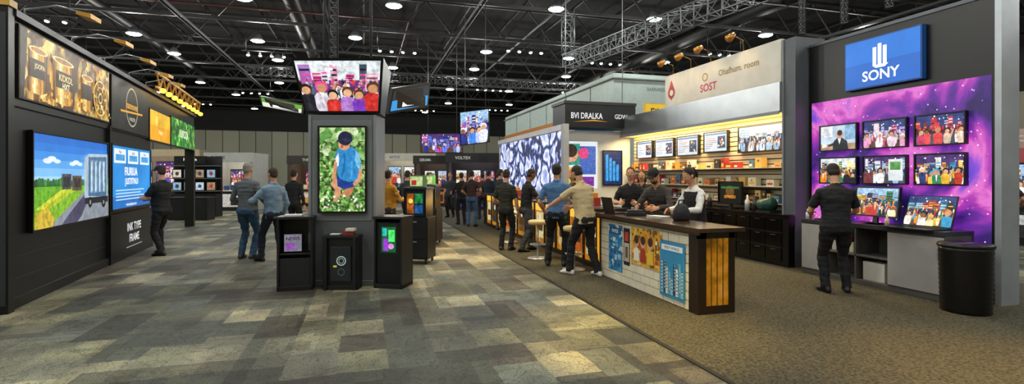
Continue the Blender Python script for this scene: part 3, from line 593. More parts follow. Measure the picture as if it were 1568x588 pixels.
# ------------------------------------------------------------ kiosk pillar
FK=Frame(W(-2.97,7.5),(CA,-SA)); GR=mD('#63686c',.5,.1); GRL=mD('#868b8f',.45,.1)
mb=MB(); mb.fbox(FK,0,.97,-.5,0,0,2.5,GR); mb.fbox(FK,-.012,.03,-.51,.012,0,2.5,GRL); mb.fbox(FK,.94,.982,-.51,.012,0,2.5,GRL); mb.fbox(FK,-.03,1.0,-.53,.03,0,.08,GR)
mb.fbox(FK,.05,.92,.0,.012,.95,2.42,mD('#73787d',.5)); mb.fbox(FK,.2,.8,-.4,-.1,2.5,2.515,BK)
mb.finish('kiosk_pillar',.006)
tv('portrait_display',FK.P(.155,.013,1.07),FK.R,Z,.70,1.26,child_pic,.05,.022)
mb=MB()
q=[FK.P(-.06,.0,2.52),FK.P(1.04,.0,2.52),FK.P(1.0,-.45,2.52),FK.P(-.02,-.45,2.52),FK.P(-.17,.24,3.28),FK.P(1.15,.24,3.28),FK.P(1.08,-.5,3.22),FK.P(-.1,-.5,3.22)]
mb.hexa(q,BK)
bb=Board(mb,q[0]+Vector((0,0,.02)),FK.R,(q[4]-q[0]),1.1,.8,.004)
Nn=(q[1]-q[0]).cross(q[4]-q[0]).normalized()
bb.p=lambda x,y: (q[0].lerp(q[1],.03+.94*x)).lerp(q[4].lerp(q[5],.03+.94*x),.05+.9*y)+Nn*bb.k
crowd_pic(bb,5,110,['#e84a9a','#f0f0f0','#d0342c','#d8d0dc','#7a3ab8','#2a4aa8','#f4b0d0','#20202a','#4a5a6a','#e8e0f0','#c8302a','#b07ac8'],1.12,'#6a3a7a',6)
for x in (.15,.85): mb.tube([FK.P(x,-.2,3.2),FK.P(x,-.2,8.3)],.02,ALD,8); 
mb.finish('crown_display')
boxtruss(FK.P(.25,-.3,3.3),FK.P(.25,-.3,8.4),.12,ALD,'suspension_truss',r=.012)
def blade(nm,pts,c1,c2):
    mb=MB(); pts=[Vector(p) for p in pts]; n=(pts[1]-pts[0]).cross(pts[3]-pts[0]).normalized()
    mb.hexa([p for p in pts]+[p-n*.05 for p in pts],BK)
    for (x0,x1,y0,y1,c) in ((.04,.96,.1,.5,c1),(.04,.96,.52,.9,c2),(.3,.8,.2,.4,'#ffffff')):
        P_=lambda x,y: pts[0].lerp(pts[1],x).lerp(pts[3].lerp(pts[2],x),y)+n*(.004 if c!='#ffffff' else .006)
        mb.add([P_(x0,y0),P_(x1,y0),P_(x1,y1),P_(x0,y1)],[(0,1,2,3)],mE(c,1))
    mb.finish(nm)
blade('wing_sign',[W3(-1.80,7.42,2.5),W3(-1.36,8.3,2.72),W3(-1.32,8.3,3.12),W3(-1.72,7.4,2.87)],'#2f9ae0','#26303c')
blade('wing_sign',[W3(-4.1,8.4,2.74),W3(-3.1,7.6,2.52),W3(-3.08,7.6,2.66),W3(-4.15,8.4,2.92)],'#e8f0d8','#5aa82a')
def pedestal(nm,X0,D0,w,d,h,yaw,extra):
    a=math.radians(yaw); F=Frame(W(X0,D0),(CA*math.cos(a)+SA*math.sin(a),-SA*math.cos(a)+CA*math.sin(a)))
    mb=MB(); t=.03
    mb.fbox(F,0,t,-d,0,0,h,BK2); mb.fbox(F,w-t,w,-d,0,0,h,BK2); mb.fbox(F,0,w,-d,-d+t,0,h,BK2); mb.fbox(F,-.012,w+.012,-d-.01,.015,h,h+.035,BK2); mb.fbox(F,0,w,-d,0,0,.06,BK2)
    extra(mb,F,w,d,h); return mb.finish(nm,.004)
def px_l(mb,F,w,d,h):
    mb.fbox(F,.03,w-.03,-d+.03,-.02,h*.5,h*.5+.02,BK2); mb.fbox(F,.08,w-.16,-.12,-.1,h*.54,h*.78,mD('#b8a8c8',.5)); b=fboard(mb,F,.08,w-.16,h*.54,h*.78,-.1); b.rect(0,0,1,1,mP('#a8a0b8',.5)); b.rect(.1,.1,.6,.5,mP('#a05ac0',.8)); b.text('NEWS',.5,.75,.2,mE('#30203a',.5))
    mb.fbox(F,.08,w-.15,-.25,-.05,h+.035,h+.06,mD('#cfd2d6',.4)); mb.fbox(F,.03,w-.03,-.05,-.03,0.05,h*.45,mD('#1d1e22',.4))
pedestal('display_pedestal',-3.26,7.09,.47,.36,1.0,14,px_l)
def px_m(mb,F,w,d,h):
    mb.fbox(F,.03,w-.03,-.06,-.03,.06,h,BK2); mb.fbox(F,.1,w-.1,-.03,-.005,.12,h-.12,mD('#2c3036',.3)); b=fboard(mb,F,.12,w-.12,.14,h-.14,-.005); b.rect(0,0,1,1,mE('#1f2a2c',.4)); b.ring(.55,.6,.15,.03,mE('#b8c8c0',.7)); b.ring(.55,.6,.09,.03,mE('#8a9a92',.6)); b.ring(.55,.25,.11,.02,mE('#5a6a64',.5)); b.rect(.1,.4,.3,.46,mE('#d8c040',.7))
    for x in (.02,w-.06): mb.fbox(F,x,x+.04,-.02,.03,0,h+.0,BK2)
    mb.fbox(F,.06,.2,-.2,-.1,h+.035,h+.05,mD('#e8e8e8',.5)); mb.fbox(F,.25,.4,-.2,-.08,h+.035,h+.09,mD('#a03028',.5)); mb.fbox(F,.3,.42,-.18,-.05,h+.09,h+.13,mD('#d8d4c8',.5))
pedestal('display_pedestal',-2.66,7.20,.49,.22,.73,0,px_m)
def px_r(mb,F,w,d,h):
    mb.fbox(F,.03,w-.03,-.06,-.03,.06,h*.95,mD('#131418',.25)); b=fboard(mb,F,.08,w-.08,h*.5,h*.93,-.03)
    b.rect(0,0,1,1,mE('#0c2014',.6)); b.rect(.1,.05,.9,.9,mP('#1c6a3a',.8)); b.rect(.2,.1,.5,.5,mP('#9a3ad0',1)); b.rect(.5,.4,.85,.8,mP('#52f070',1.1)); b.rect(.15,.6,.4,.85,mP('#30c8c8',1)); b.disc(.65,.25,.1,mP('#f0a0f0',1))
pedestal('display_pedestal',-1.98,7.33,.43,.4,.99,-12,px_r)
# rolling pc cabinet
def pc(nm,X0,D0,yaw,base_h):
    a=math.radians(yaw); F=Frame(W(X0,D0),(CA*math.cos(a)+SA*math.sin(a),-SA*math.cos(a)+CA*math.sin(a))); mb=MB()
    for x in (.05,.45):
        for t in (-.4,-.05): mb.ell(F.P(x,t,.04),(F.R,F.N,Z),(.02,.04,.04),mD('#0c0c0c',.4),10,6); mb.fbox(F,x-.02,x+.02,t-.02,t+.02,.05,.1,BK2)
    mb.fbox(F,0,.5,-.46,0,.09,.85,BK2); mb.fbox(F,.02,.48,0,.012,.12,.45,mD('#24262a',.35)); mb.fbox(F,.02,.48,0,.012,.47,.82,mD('#24262a',.35)); mb.fbox(F,.2,.3,.012,.03,.4,.42,AL); mb.fbox(F,.2,.3,.012,.03,.76,.78,AL)
    mb.fbox(F,.04,.46,-.42,-.02,.85,1.36,mD('#101114',.25)); b=fboard(mb,F,.07,.43,.88,1.33,-.02)
    b.rect(0,0,1,1,mE('#0e1a20',.6)); b.rect(.08,.1,.45,.9,mE('#c86820',.7,.8,12)); b.rect(.5,.5,.92,.9,mE('#2a9a50',.7,.8,12)); b.rect(.5,.1,.92,.45,mE('#2060a8',.7,.8,12)); b.disc(.28,.6,.1,mP('#f8e060',1))
    mb.fbox(F,.02,.48,-.44,0,1.36,1.4,mD('#3a3d42',.4)); mb.fbox(F,.12,.38,-.3,-.1,1.4,1.62,mD('#3c8a50',.5)); b=fboard(mb,F,.13,.37,1.42,1.6,-.1); b.rect(0,0,1,1,mP('#d8e8a0',.8)); b.rect(.1,.1,.5,.6,mE('#c03830',.8))
    mb.finish(nm,.004)
pc('rolling_display_cabinet',-2.02,9.35,-10,.85)
pc('rolling_display_cabinet',-2.25,12.0,-10,.85)
# ------------------------------------------------------------ main reception counter
WD=mD('#24160c',.35); WDT=mD('#3c2a1c',.25); FC=Frame((3.70,7.72),(0,-1))   # s: 0 far .. 2.65 near, t toward aisle
mb=MB(); BRK=mD('#e9e2cc',.6)
mb.fbox(FC,0,2.65,-.47,-.012,BC,.96,mD('#8d8468',.6))
zz=BC+.01; r_=0
while zz<.93:
    x=.14-(.11 if r_%2 else 0)
    while x<2.5:
        x0=max(x,.14);x1=min(x+.215,2.5)
        if x1-x0>.03: mb.fbox(FC,x0,x1,-.012,.0,zz,min(zz+.1,.945),BRK)
        x+=.225
    zz+=.11; r_+=1
mb.fbox(FC,0,.12,-.47,.012,BC,.96,mE('#e8a020',.9,.3,6)); mb.fbox(FC,-.02,.02,-.48,.02,BC,.96,WD); mb.fbox(FC,.12,.15,-.1,.02,BC,.96,WD); mb.fbox(FC,2.5,2.65,-.47,.02,BC,.96,WD)
mb.fbox(FC,2.65,2.68,-.48,.02,BC,.1,WD); mb.fbox(FC,2.65,2.68,-.48,-.4,.1,.96,WD); mb.fbox(FC,2.65,2.68,-.09,.02,.1,.96,WD); mb.fbox(FC,2.65,2.68,-.48,.02,.88,.96,WD); mb.fbox(FC,2.652,2.665,-.4,-.09,.1,.88,mE('#b87810',.62,.8,3.5))
for t in (-.33,-.25,-.17): mb.fbox(FC,2.665,2.672,t,t+.01,.1,.88,mE('#5a3a08',.5))
mb.fbox(FC,-.05,2.76,-.56,.07,.96,1.005,WDT); mb.fbox(FC,-.05,2.76,.05,.072,.93,.96,WD)
def collage(b,seed,base,cols_,n,w_=.08,h_=.06):
    r=random.Random(seed); b.rect(0,0,1,1,mD(base,.5)); k=b.k
    for i in range(n):
        x,y=r.random()*.97,r.random()*.97; q=r.uniform(.4,1.5); b.rect(x,y,x+w_*q,y+h_*r.uniform(.4,1.3),mD(r.choice(cols_),.5)); b.k=k+.00008*i
        if i%3==0: b.disc(r.random(),r.random(),.02*q+.02,mD(r.choice(cols_),.5),n=10); b.k=k+.00008*i
b=fboard(mb,FC,.42,.86,.16,.86,.0,.004); collage(b,4,'#2d7fb8',['#bfe0f0','#1d5c94','#5ab0e0','#e8f4fa','#2d7fb8','#78c0e8'],46,.14,.09); b.rect(.08,.8,.92,.94,mD('#1d5c94',.5)); b.text('PAPER',.5,.87,.08,mD('#f4f8fa',.5),.6)
b=fboard(mb,FC,.9,1.08,.3,.84,.0,.004); b.rect(0,0,1,1,mD('#1b1c1f',.5)); b.rect(.1,.1,.9,.6,mD('#c8c0b0',.5)); b.rect(.2,.65,.8,.9,mD('#c04030',.5)); b.rect(.3,.2,.7,.5,mD('#6a5a48',.5))
b=fboard(mb,FC,1.12,1.92,.36,.88,.0,.004); collage(b,5,'#e8b030',['#f6dc80','#c88028','#fff0c0','#a84a20','#e8a828','#7a4a14','#f8cc50','#d88820'],80,.08,.14)
for x in (.2,.42,.66): b.disc(x,.6,.13,mD('#d8a078',.5),n=14); b.disc(x,.68,.12,mD('#3a2414',.5),n=14); b.poly([(x-.1,.1),(x+.1,.1),(x+.08,.42),(x,.48),(x-.08,.42)],mD(['#f4f0e0','#a83a24','#e8c040'][int(x*4)%3],.5))
b=fboard(mb,FC,1.88,2.42,.08,.78,.0,.014); b.rect(0,0,1,1,mD('#2f8cc4',.5)); rr=random.Random(6); k=b.k
for i in range(9):       # illustrated city blocks poster
    x=.05+.1*i; h_=rr.uniform(.3,.68); b.rect(x,.06,x+.09,.06+h_,mD(['#a8dcf0','#17578c','#e8f6fc','#5ab4e0'][i%4],.5)); b.k=k+.001
    for j in range(int(h_/.06)): b.rect(x+.015,.09+j*.06,x+.04,.12+j*.06,mD(['#17578c','#e8f6fc'][i%2],.5)); b.rect(x+.05,.09+j*.06,x+.075,.12+j*.06,mD(['#17578c','#e8f6fc'][i%2],.5)); b.k=k+.0016
b.k=k+.003; b.rect(.08,.84,.92,.94,mD('#f0f6fa',.5)); b.text('PRINT WORLD',.5,.89,.05,mD('#17578c',.5),.7)
mb.finish('reception_counter',.003)
# props on counter
def laptop(nm,F,s,t,z,sc_=1.0,seed=1,ang=.25):
    mb=MB(); w,d=.36*sc_,.25*sc_; mb.fbox(F,s,s+w,t,t+d,z,z+.018,mD('#1b1c20',.4)); 
    for i in range(4): mb.fbox(F,s+.03,s+w-.03,t+.1+i*.03*sc_,t+.12+i*.03*sc_,z+.018,z+.022,mD('#0c0c0e',.5))
    U=(Z-F.N*ang).normalized(); O=F.P(s,t,z+.018); q=[]; N=F.R.cross(U)
    for n_ in (-.012,0):
        for (x,y) in ((0,0),(w,0),(w,d),(0,d)): q.append(O+F.R*x+U*y+N*n_)
    mb.hexa(q,mD('#141518',.35)); crowd_pic(Board(mb,O+F.R*.012+U*.012,F.R,U,w-.024,d-.024,.002),seed,60,P_GOLD if seed%2 else P_BLUE,1.05); return mb.finish(nm)
laptop('laptop',Frame((3.9,7.5),(0,1)),-.25,-.12,1.006,1,3)
mb=MB(); F=Frame((3.95,6.6),(1,.4)); 
for i,c in enumerate(('#e8e4da','#30506a','#f4f0e4')): mb.fbox(F,.0+.01*i,.18+.01*i,0,.26,1.006+.008*i,1.013+.008*i,mD(c,.5))
mb.finish('brochure_stack')
mb=MB(); F=Frame((3.85,7.1),(1,-.3)); mb.fbox(F,0,.3,0,.2,1.006,1.05,mD('#18191c',.4)); mb.fbox(F,.04,.26,.03,.17,1.05,1.09,mD('#2a2c30',.4)); mb.fbox(F,.1,.14,.05,.09,1.09,1.13,AL); mb.finish('card_terminal',.004)
mb=MB(); F=Frame((3.98,5.95),(1,.2)); mb.loft([(F.P(.12,0,z),F.R,F.N,rx,ry) for z,rx,ry in ((1.006,.11,.07),(1.03,.13,.085),(1.13,.12,.08),(1.2,.085,.055),(1.23,.045,.025))],mD('#15151a',.7,0,.4,30),16,power=2.6); mb.tube([F.P(.06,0,1.21),F.P(.08,0,1.28),F.P(.16,0,1.28),F.P(.18,0,1.21)],.01,mD('#15151a',.7),8); mb.finish('handbag')
# ------------------------------------------------------------ long back-lit bar counter
mb=MB(); FB=Frame((3.86,16.4),(0,-1)); 
mb.fbox(FB,0,8.4,-.5,-.02,BC,1.0,WD); mb.fbox(FB,-.05,8.45,-.58,.12,1.0,1.045,mD('#3a342c',.25)); mb.fbox(FB,0,8.4,-.02,.02,BC,.1,WD)
for i in range(12):
    s=.05+i*.7; mb.fbox(FB,s,s+.06,-.02,.02,.1,1.0,WD)
    b=fboard(mb,FB,s+.06,s+.7,.1,.98,-.015); b.rect(0,0,1,1,mE('#c8841a',.7,.7,4)); b.rect(0,.82,1,1,mE('#ffc048',1.1))
    b.rect(.12,.12,.88,.78,mP(['#e8d8a0','#28323c','#d8b878','#b85a20','#f0e8c0','#6a4a20','#384858'][i%7],.75)); b.rect(.2,.3,.8,.5,mP('#5a3c18',.5)); b.disc(.5,.62,.09,mP('#f4ecd8',.8))
mb.finish('bar_counter',.003)
area((3.72,12,.93),(3.3,12,0),.2,8,100,(1,.62,.18),'counter_under_light')
def stool(X,D):
    x,y=W(X,D); mb=MB(); mb.tube([(x,y,BC),(x,y,BC+.015),(x,y,BC+.03)],[.2,.2,.03],AL,20); mb.tube([(x,y,.03),(x,y,.66)],.022,AL,10)
    mb.tube([(x,y,.66),(x,y,.67),(x,y,.73),(x,y,.75)],[.1,.18,.19,.16],mD('#d8c088',.5),20)
    pts=[(x+.15*math.cos(a),y+.15*math.sin(a),.28) for a in [i*math.pi/6 for i in range(13)]]; mb.tube(pts,.01,AL,6); mb.beam((x-.15,y,.28),(x+.15,y,.28),.015,AL); mb.finish('bar_stool')
stool(.5,9.95); stool(1.06,8.75); stool(-.05,12.4)
for v,sd in ((9.6,11),(12.2,12),(14.6,13)): laptop('laptop',Frame((4.1,v),(0,-1)),0,-.15,1.046,1,sd)
for v in (8.6,10.8,13.4):
    mb=MB(); F=Frame((4.0,v),(0,-1)); mb.fbox(F,0,.3,-.1,.1,1.046,1.06,AL); mb.fbox(F,.03,.12,-.08,.08,1.06,1.3,mD('#e8a83a',.5)); mb.fbox(F,.15,.27,-.06,.06,1.06,1.22,mD('#b83a30',.5)); mb.finish('product_box_display',.003)
# ------------------------------------------------------------ right booth: galaxy wall
FG=Frame((7.53,7.19),(0,-1))
mb=MB(); mb.fbox(FG,0,2.76,-.28,0,0,3.85,BK); mb.fbox(FG,2.76,2.83,-.3,.02,0,3.88,mD('#aeb4bc',.35,.4)); mb.fbox(FG,-.0,2.83,-.3,.02,3.85,3.9,mD('#5a5f66',.4,.4))
b=fboard(mb,FG,.05,2.72,.72,2.87,0,.004); b.rect(0,0,1,1,mGalaxy()); mb.finish('galaxy_exhibit_wall')
mb=MB(); mb.fbox(FG,.76,1.95,.01,.09,2.96,3.72,mD('#134c90',.4)); b=fboard(mb,FG,.78,1.93,2.98,3.70,.09); b.rect(0,0,1,1,mE('#0f66c8',1,.12,1.5)); b.rect(0,.5,1,1,mE('#1878dc',1,.12,1.5))
wt=mE('#ffffff',1.2); b.text('SONY',.5,.22,.22,wt,.66)
for x,y0,y1 in ((.42,.42,.8),(.49,.38,.86),(.56,.42,.8)): b.rect(x-.025,y0,x+.025,y1,wt)
b.poly([(.39,.42),(.61,.42),(.56,.36),(.44,.36)],wt); mb.finish('illuminated_logo_sign')
cols=[(.27,.95),(1.05,1.72),(1.83,2.47)]
pics=[lambda b: office_pic(b,1),lambda b: crowd_pic(b,21,70,P_PINK,1.05,'#b8a8d0',4),lambda b: crowd_pic(b,22,50,P_RED,1.05,'#5a2030',5),lambda b: crowd_pic(b,23,90,P_GOLD,1.1,fg=6),lambda b: (crowd_pic(b,24,70,P_BLUE,1.0,fg=3),b.rect(.62,.1,.95,.9,mE('#e8eef0',1,.2,8)),b.rect(.66,.5,.9,.8,mP('#5a9a50')),b.rect(0,0,.25,.4,mP('#7a3a3a'))),lambda b: crowd_pic(b,25,90,P_GOLD[::-1],1.1,fg=5)]
i=0
for z0_,z1_ in ((2.02,2.45),(1.48,1.91)):
    for a0,a1 in cols:
        tv('wall_television',FG.P(a0,.01,z0_),FG.R,Z,a1-a0,z1_-z0_,pics[i],.05,.018); i+=1
# cabinet under
mb=MB(); GY=mD('#a9a6a4',.45); FS=Frame((6.99,6.85),(0,-1)); D2=mD('#5a5957',.5)
mb.fbox(FS,0,2.2,-.52,0,.84,.9,mD('#3b3c3f',.25)); mb.fbox(FS,0,2.2,-.52,-.48,.05,.84,D2); mb.fbox(FS,0,2.2,-.5,-.03,BC,.08,D2)
for s0,s1 in ((0,.45),(1.45,2.2)):
    mb.fbox(FS,s0,s1,-.5,-.02,.08,.84,D2); mb.fbox(FS,s0+.015,s1-.015,-.02,0,.1,.82,GY); mb.fbox(FS,s1-.08,s1-.065,0,.03,.55,.7,AL)
mb.fbox(FS,.45,1.45,-.5,-.03,.42,.45,D2); mb.fbox(FS,.94,.97,-.5,-.03,.08,.84,D2)
for i in range(4): mb.fbox(FS,.5+.1*i,.57+.1*i,-.35,-.1,.45,.6+.04*(i%3),mD(['#d8d4cc','#3c5a8a','#b0302a','#e0d8b0'][i],.5))
mb.fbox(FS,1.02,1.35,-.4,-.1,.08,.35,mD('#e8e4dc',.5)); mb.finish('display_cabinet',.004)
tv('desktop_monitor',FS.P(.72,-.32,1.0),FS.R,(Z-FS.N*.12),.68,.44,lambda b: crowd_pic(b,31,90,P_GOLD,1.1,'#20406a',5),.03,.018,True)
laptop('laptop',FS,1.44,-.32,.9,1.75,33,.3)
laptop('laptop',FS,.2,-.34,.9,1.1,36,.3)
mb=MB()
for s,c in ((.06,'#e8f4ff'),(.62,'#3a6ad0'),(1.40,'#d8c8b0')):
    p=FS.P(s,-.08,.9); mb.tube([p,p+Z*.09,p+Z*.12,p+Z*.16],[.03,.03,.012,.012],mD(c,.3),12)
mb.finish('bottle_row')
# waste bin
mb=MB(); x,y=W(5.36,6.05); RB=mD('#0c0c0e',.3)
pts=[];rad=[]
for i in range(28):
    z=BC+.76*i/27; pts.append((x,y,z)); rad.append((.235+.018*i/27)+(.007 if i%2 else 0))
mb.tube(pts,rad,RB,32); mb.tube([(x,y,.765),(x,y,.775),(x,y,.8),(x,y,.812),(x,y,.805)],[.262,.268,.268,.25,.21],RB,32); mb.finish('waste_bin')
# ------------------------------------------------------------ slat wall booth
FW=Frame((7.6,13.4),(0,-1)); L_=5.9
mb=MB(); SW=mD('#c0b296',.5); SWD=mD('#3c3428',.7)
mb.fbox(FW,0,L_,-.25,-.03,0,3.3,SWD)
z=.95
while z<2.7: mb.fbox(FW,0,L_,-.03,0,z,z+.08,SW); z+=.1
mb.fbox(FW,L_,L_+.28,-.3,.35,0,4.05,mD('#5a5f64',.5,.2)); mb.fbox(FW,L_+.0,L_+.03,.35,.37,0,4.05,GRL)
mb.fbox(FW,-.05,L_,-.3,.42,2.75,3.3,mD('#a3a8ad',.28,.8)); mb.fbox(FW,-.05,L_,.42,.44,2.72,2.78,GRL); mb.fbox(FW,0,L_,.0,.4,2.735,2.75,mE('#ffc860',1.6))
mb.finish('slatwall_display_wall')
for s in (1.0,2.9,4.8): area(FW.P(s,.3,2.70),FW.P(s,.02,1.2),1.7,.12,50,(1,.72,.32),'shelf_strip_light')
mb=MB(); mb.fbox(FW,2.2,L_-.01,.30,.38,3.31,4.08,mD('#d9d4c8',.5)); b=fboard(mb,FW,2.22,L_-.02,3.33,4.06,.38); b.rect(0,0,1,1,mD('#d8d3c6',.5))
b.poly([(.03,.45),(.07,.85),(.11,.45),(.07,.15)],mD('#c22a24',.5)); b.disc(.07,.42,.2,mD('#a81c1c',.5)); b.disc(.07,.42,.1,mD('#e8e0d0',.5)); b.text('SOST',.45,.3,.24,mD('#c22f5a',.5),.22); b.text('Ohafhum. room',.70,.62,.18,mD('#94824a',.5),.42); b.ring(.42,.62,.13,.04,mD('#b8903a',.5)); mb.finish('header_sign')
for s in (2.5,3.2,3.9,4.9):
    mb=MB(); mb.tube([FW.P(s,.34,4.08),FW.P(s,.36,4.3),FW.P(s+.1,.7,4.35)],.014,mD('#8a6a3a',.3,.8),8); mb.tube([FW.P(s+.1,.66,4.37),FW.P(s+.12,.8,4.27)],[.05,.08],mD('#c88a3a',.3,.5),10); mb.finish('arm_light'); spot(FW.P(s+.12,.85,4.22),FW.P(s+.1,.38,3.6),8,(1,.7,.4),100,.8,fixture=False,nm='arm_light')
def vv(v): return 13.4-v
sd=30
for v0,v1,z0_,z1_,k in ((12.3,13.1,2.1,2.58,1),(11.3,12.15,2.1,2.58,2),(10.3,11.15,2.1,2.58,2),(9.3,10.1,2.14,2.6,2),(7.5,8.97,2.09,2.62,0)):
    sd+=1; s=sd; pic=(lambda b,s=s: crowd_pic(b,s,120,P_BLUE+['#c83a4a','#f0f0f0'],1.05,fg=6)) if k==0 else (lambda b,s=s: desktop_pic(b,s))
    tv('wall_television',FW.P(vv(v1),.01,z0_),FW.R,Z,v1-v0,z1_-z0_,pic,.06,.02)
mb=MB(); rr=random.Random(5)
for zr in (1.78,1.42,1.1):
    mb.fbox(FW,.1,L_-.1,.0,.26,zr-.025,zr-.01,mD('#d8d0bc',.3)); s=.15
    while s<L_-.35:
        w_=rr.uniform(.08,.22); h_=rr.uniform(.08,.24)
        if rr.random()<.8:
            mb.fbox(FW,s,s+w_,.05,.18,zr-.01,zr-.01+h_,mD(rr.choice(['#c88a3c','#e8e0d0','#a8342c','#2c3038','#d8b060','#5a7a9a','#f0e4c0','#7a4a20']),.5))
            b=fboard(mb,FW,s+.01,s+w_-.01,zr,zr-.02+h_,.18); b.rect(.1,.15,.9,.5,mD(rr.choice(['#f4e8c8','#3a2a1a','#c8402c','#f0c040']),.5)); b.disc(.5,.7,.12,mD(rr.choice(['#f4f4f0','#2a3a5a','#e8a030']),.5),n=10)
        s+=w_+rr.uniform(.02,.09)
mb.finish('product_shelf_boxes')
# black lower cabinets
mb=MB(); GB=mD('#08080a',.18); mb.fbox(FW,0.3,L_+.28,0.37,.5,BC,.88,mD('#0b0b0d',.3)); mb.fbox(FW,0.3,L_-.02,0.02,.37,BC,.88,mD('#0b0b0d',.3)); mb.fbox(FW,.25,L_-.02,0.02,.38,.88,.93,mD('#14110f',.15)); mb.fbox(FW,.25,L_+.27,0.38,.55,.88,.93,mD('#14110f',.15))
s=.35
while s<L_+.1:
    for z in (.1,.36,.62): mb.fbox(FW,s,min(s+.36,L_+.27),.5,.52,z,z+.235,GB); mb.fbox(FW,s+.12,s+.24,.52,.535,z+.19,z+.2,mD('#55585c',.3,.8))
    s+=.38
mb.finish('drawer_cabinet',.006)
tv('desktop_monitor',FW.P(4.15,.30,1.033),FW.R,Z,.7,.46,lambda b:(b.rect(0,0,1,1,mE('#0c0a06',.6)),b.disc(.5,.55,.3,mP('#8a5a1c',.6)),b.text('ESPRESSO',.5,.3,.14,mE('#f0a020',1)),b.rect(.1,.7,.9,.8,mP('#3a8a3a',.7))),.04,.02,True)
mb=MB()
for i,(s,c) in enumerate(((3.2,'#c8ccd0'),(3.4,'#8a2a20'),(3.62,'#d8b060'),(3.85,'#2c2c30'),(5.0,'#b8bcc0'),(5.2,'#303236'))):
    p=FW.P(s,.34,.931); mb.tube([p,p+Z*.12,p+Z*.2,p+Z*.22,p+Z*.3],[.05,.05,.045,.02,.018],mD(c,.3,.3),14)
mb.finish('bottle_row')
mb=MB(); p=FW.P(5.4,.4,1.08); mb.tube([p,p+FW.R*.3],[.09,.13],mD('#14463c',.4),18); mb.fbox(FW,5.4,5.75,.3,.5,.932,.97,BK2); mb.finish('drum_dispenser')
# front-facing white wall behind bar, with posters, header box
FF=Frame((5.25,13.55),(1,0)); mb=MB(); WH=mD('#cdd3d8',.5)
mb.fbox(FF,0,2.3,-.15,0,0,2.9,WH); b=fboard(mb,FF,.15,1.25,1.25,2.6,0); b.rect(0,0,1,1,mE('#e8f0f4',.9)); b.rect(.05,.5,.5,.95,mP('#2c9a8a',.9)); b.rect(.5,.3,.95,.9,mP('#3a6ac8',.9)); b.disc(.6,.75,.12,mP('#e03a80',1)); b.rect(.05,.1,.45,.45,mP('#c8d830',.9)); b.disc(.3,.3,.12,mP('#f06a20',1))
b.rect(.55,.05,.9,.25,mP('#7a2aa0',1)); b.disc(.25,.72,.16,mP('#d8a080',1)); b.disc(.25,.8,.14,mP('#2a1c16',1)); mb.finish('partition_wall')
tv('wall_television',FF.P(1.4,.01,1.35),FF.R,Z,.6,1.0,lambda b:(b.rect(0,0,1,1,mP('#10306a',.9)),[b.rect(.1+.2*i,.1,.25+.2*i,.9-.1*i,mP('#3aa0e8',1)) for i in range(4)]),.06)
mb=MB(); mb.fbox(FF,.1,2.28,-.6,.35,2.98,3.62,mD('#121316',.4)); mb.fbox(FF,.06,2.3,-.62,.38,3.62,3.7,mD('#2a2c30',.4)); b=fboard(mb,FF,.12,2.26,3.0,3.6,.35); b.text('BVI DRALKA',.3,.5,.28,mE('#f0f0f0',.9),.45); b.poly([(.1,.2),(.4,.32),(.6,.24),(.4,.26)],mE('#e0a020',.9)); b.text('GDW.',.8,.5,.22,mE('#e8e8e8',.8),.2)
for s in (.3,2.1): mb.tube([FF.P(s,-.1,2.905),FF.P(s,-.1,3.0)],.03,AL,8); mb.tube([FF.P(s,-.1,3.7),FF.P(s,-.1,8.4)],.012,AL,6)
mb.finish('header_sign')
# branch video wall
FZ=Frame((5.15,19.6),(0,-1)); mb=MB(); mb.fbox(FZ,0,6.9,-.08,0,0,3.0,mD('#c8c8cc',.5)); mb.fbox(FZ,0,6.9,0,.05,2.85,3.0,mD('#d8d8dc',.4)); mb.fbox(FZ,6.75,6.95,-.09,.06,0,3.0,mD('#b0b2b8',.4))
b=fboard(mb,FZ,.15,6.7,1.15,2.83,0,.006); b.rect(0,0,1,1,mBranches()); mb.finish('video_partition_wall')
# tall white structure
mb=MB(); mb.box(10.2,13.6,19.7,37,0,6.0,mD('#aab8b4',.6)); mb.box(10.1,13.7,19.6,37.1,5.75,5.8,mD('#6a7472',.6)); mb.box(10.14,10.2,19.7,37,0,3.9,mD('#1d5a86',.5)); mb.box(10.13,10.2,26,37,0,4.6,mD('#b8742c',.5))
for y in (22,25,28,31,34): mb.box(10.17,10.2,y,y+.03,3.9,5.75,mD('#7c8885',.6))
b=fboard(mb,Frame((10.2,19.7),(1,0)),.3,3.2,4.9,5.7,0); b.text('BARRARES',.6,.6,.2,mD('#5c6a68',.5),.3); mb.finish('exhibit_tower')
mb=MB(); F=Frame((9.2,15.5),(1,0)); mb.fbox(F,0,1.2,-.1,0,3.5,4.1,mD('#e8b818',.5)); b=fboard(mb,F,.03,1.17,3.53,4.07,0); b.rect(0,0,1,1,mE('#f0c01c',.8)); b.text('Films',.5,.5,.5,mD('#181410',.5)); mb.beam(F.P(.2,-.05,0),F.P(.2,-.05,3.5),.06,AL); mb.beam(F.P(1,-.05,0),F.P(1,-.05,3.5),.06,AL); mb.finish('yellow_sign')
# hanging screens
def hang(O,R,w,h,seed,pal=PAL):
    O=Vector(O); tv('hanging_screen',O,R,(Z+R.cross(Z)*.15),w,h,lambda b: crowd_pic(b,seed,80,pal,1.15,'#3a4aa0'),.08,.03)
    for x in (.15,.85):
        mb=MB(); p=O+R*(w*x)+Z*(h+.02); mb.tube([p,Vector((p.x,p.y,8.4))],.015,ALD,6); mb.finish('suspension_cable')
BP=['#6a80e8','#e8ecff','#2a3488','#9a6ae0','#181c3c','#b8c8ff','#d04a9a','#4a8ae8']
hang(W3(-4.4,25,2.75),CR,2.0,.95,41,BP); hang(W3(-2.0,20,2.8),Vector((CA*.8+.2,-SA-.1,.12)).normalized(),1.15,1.3,42,BP)
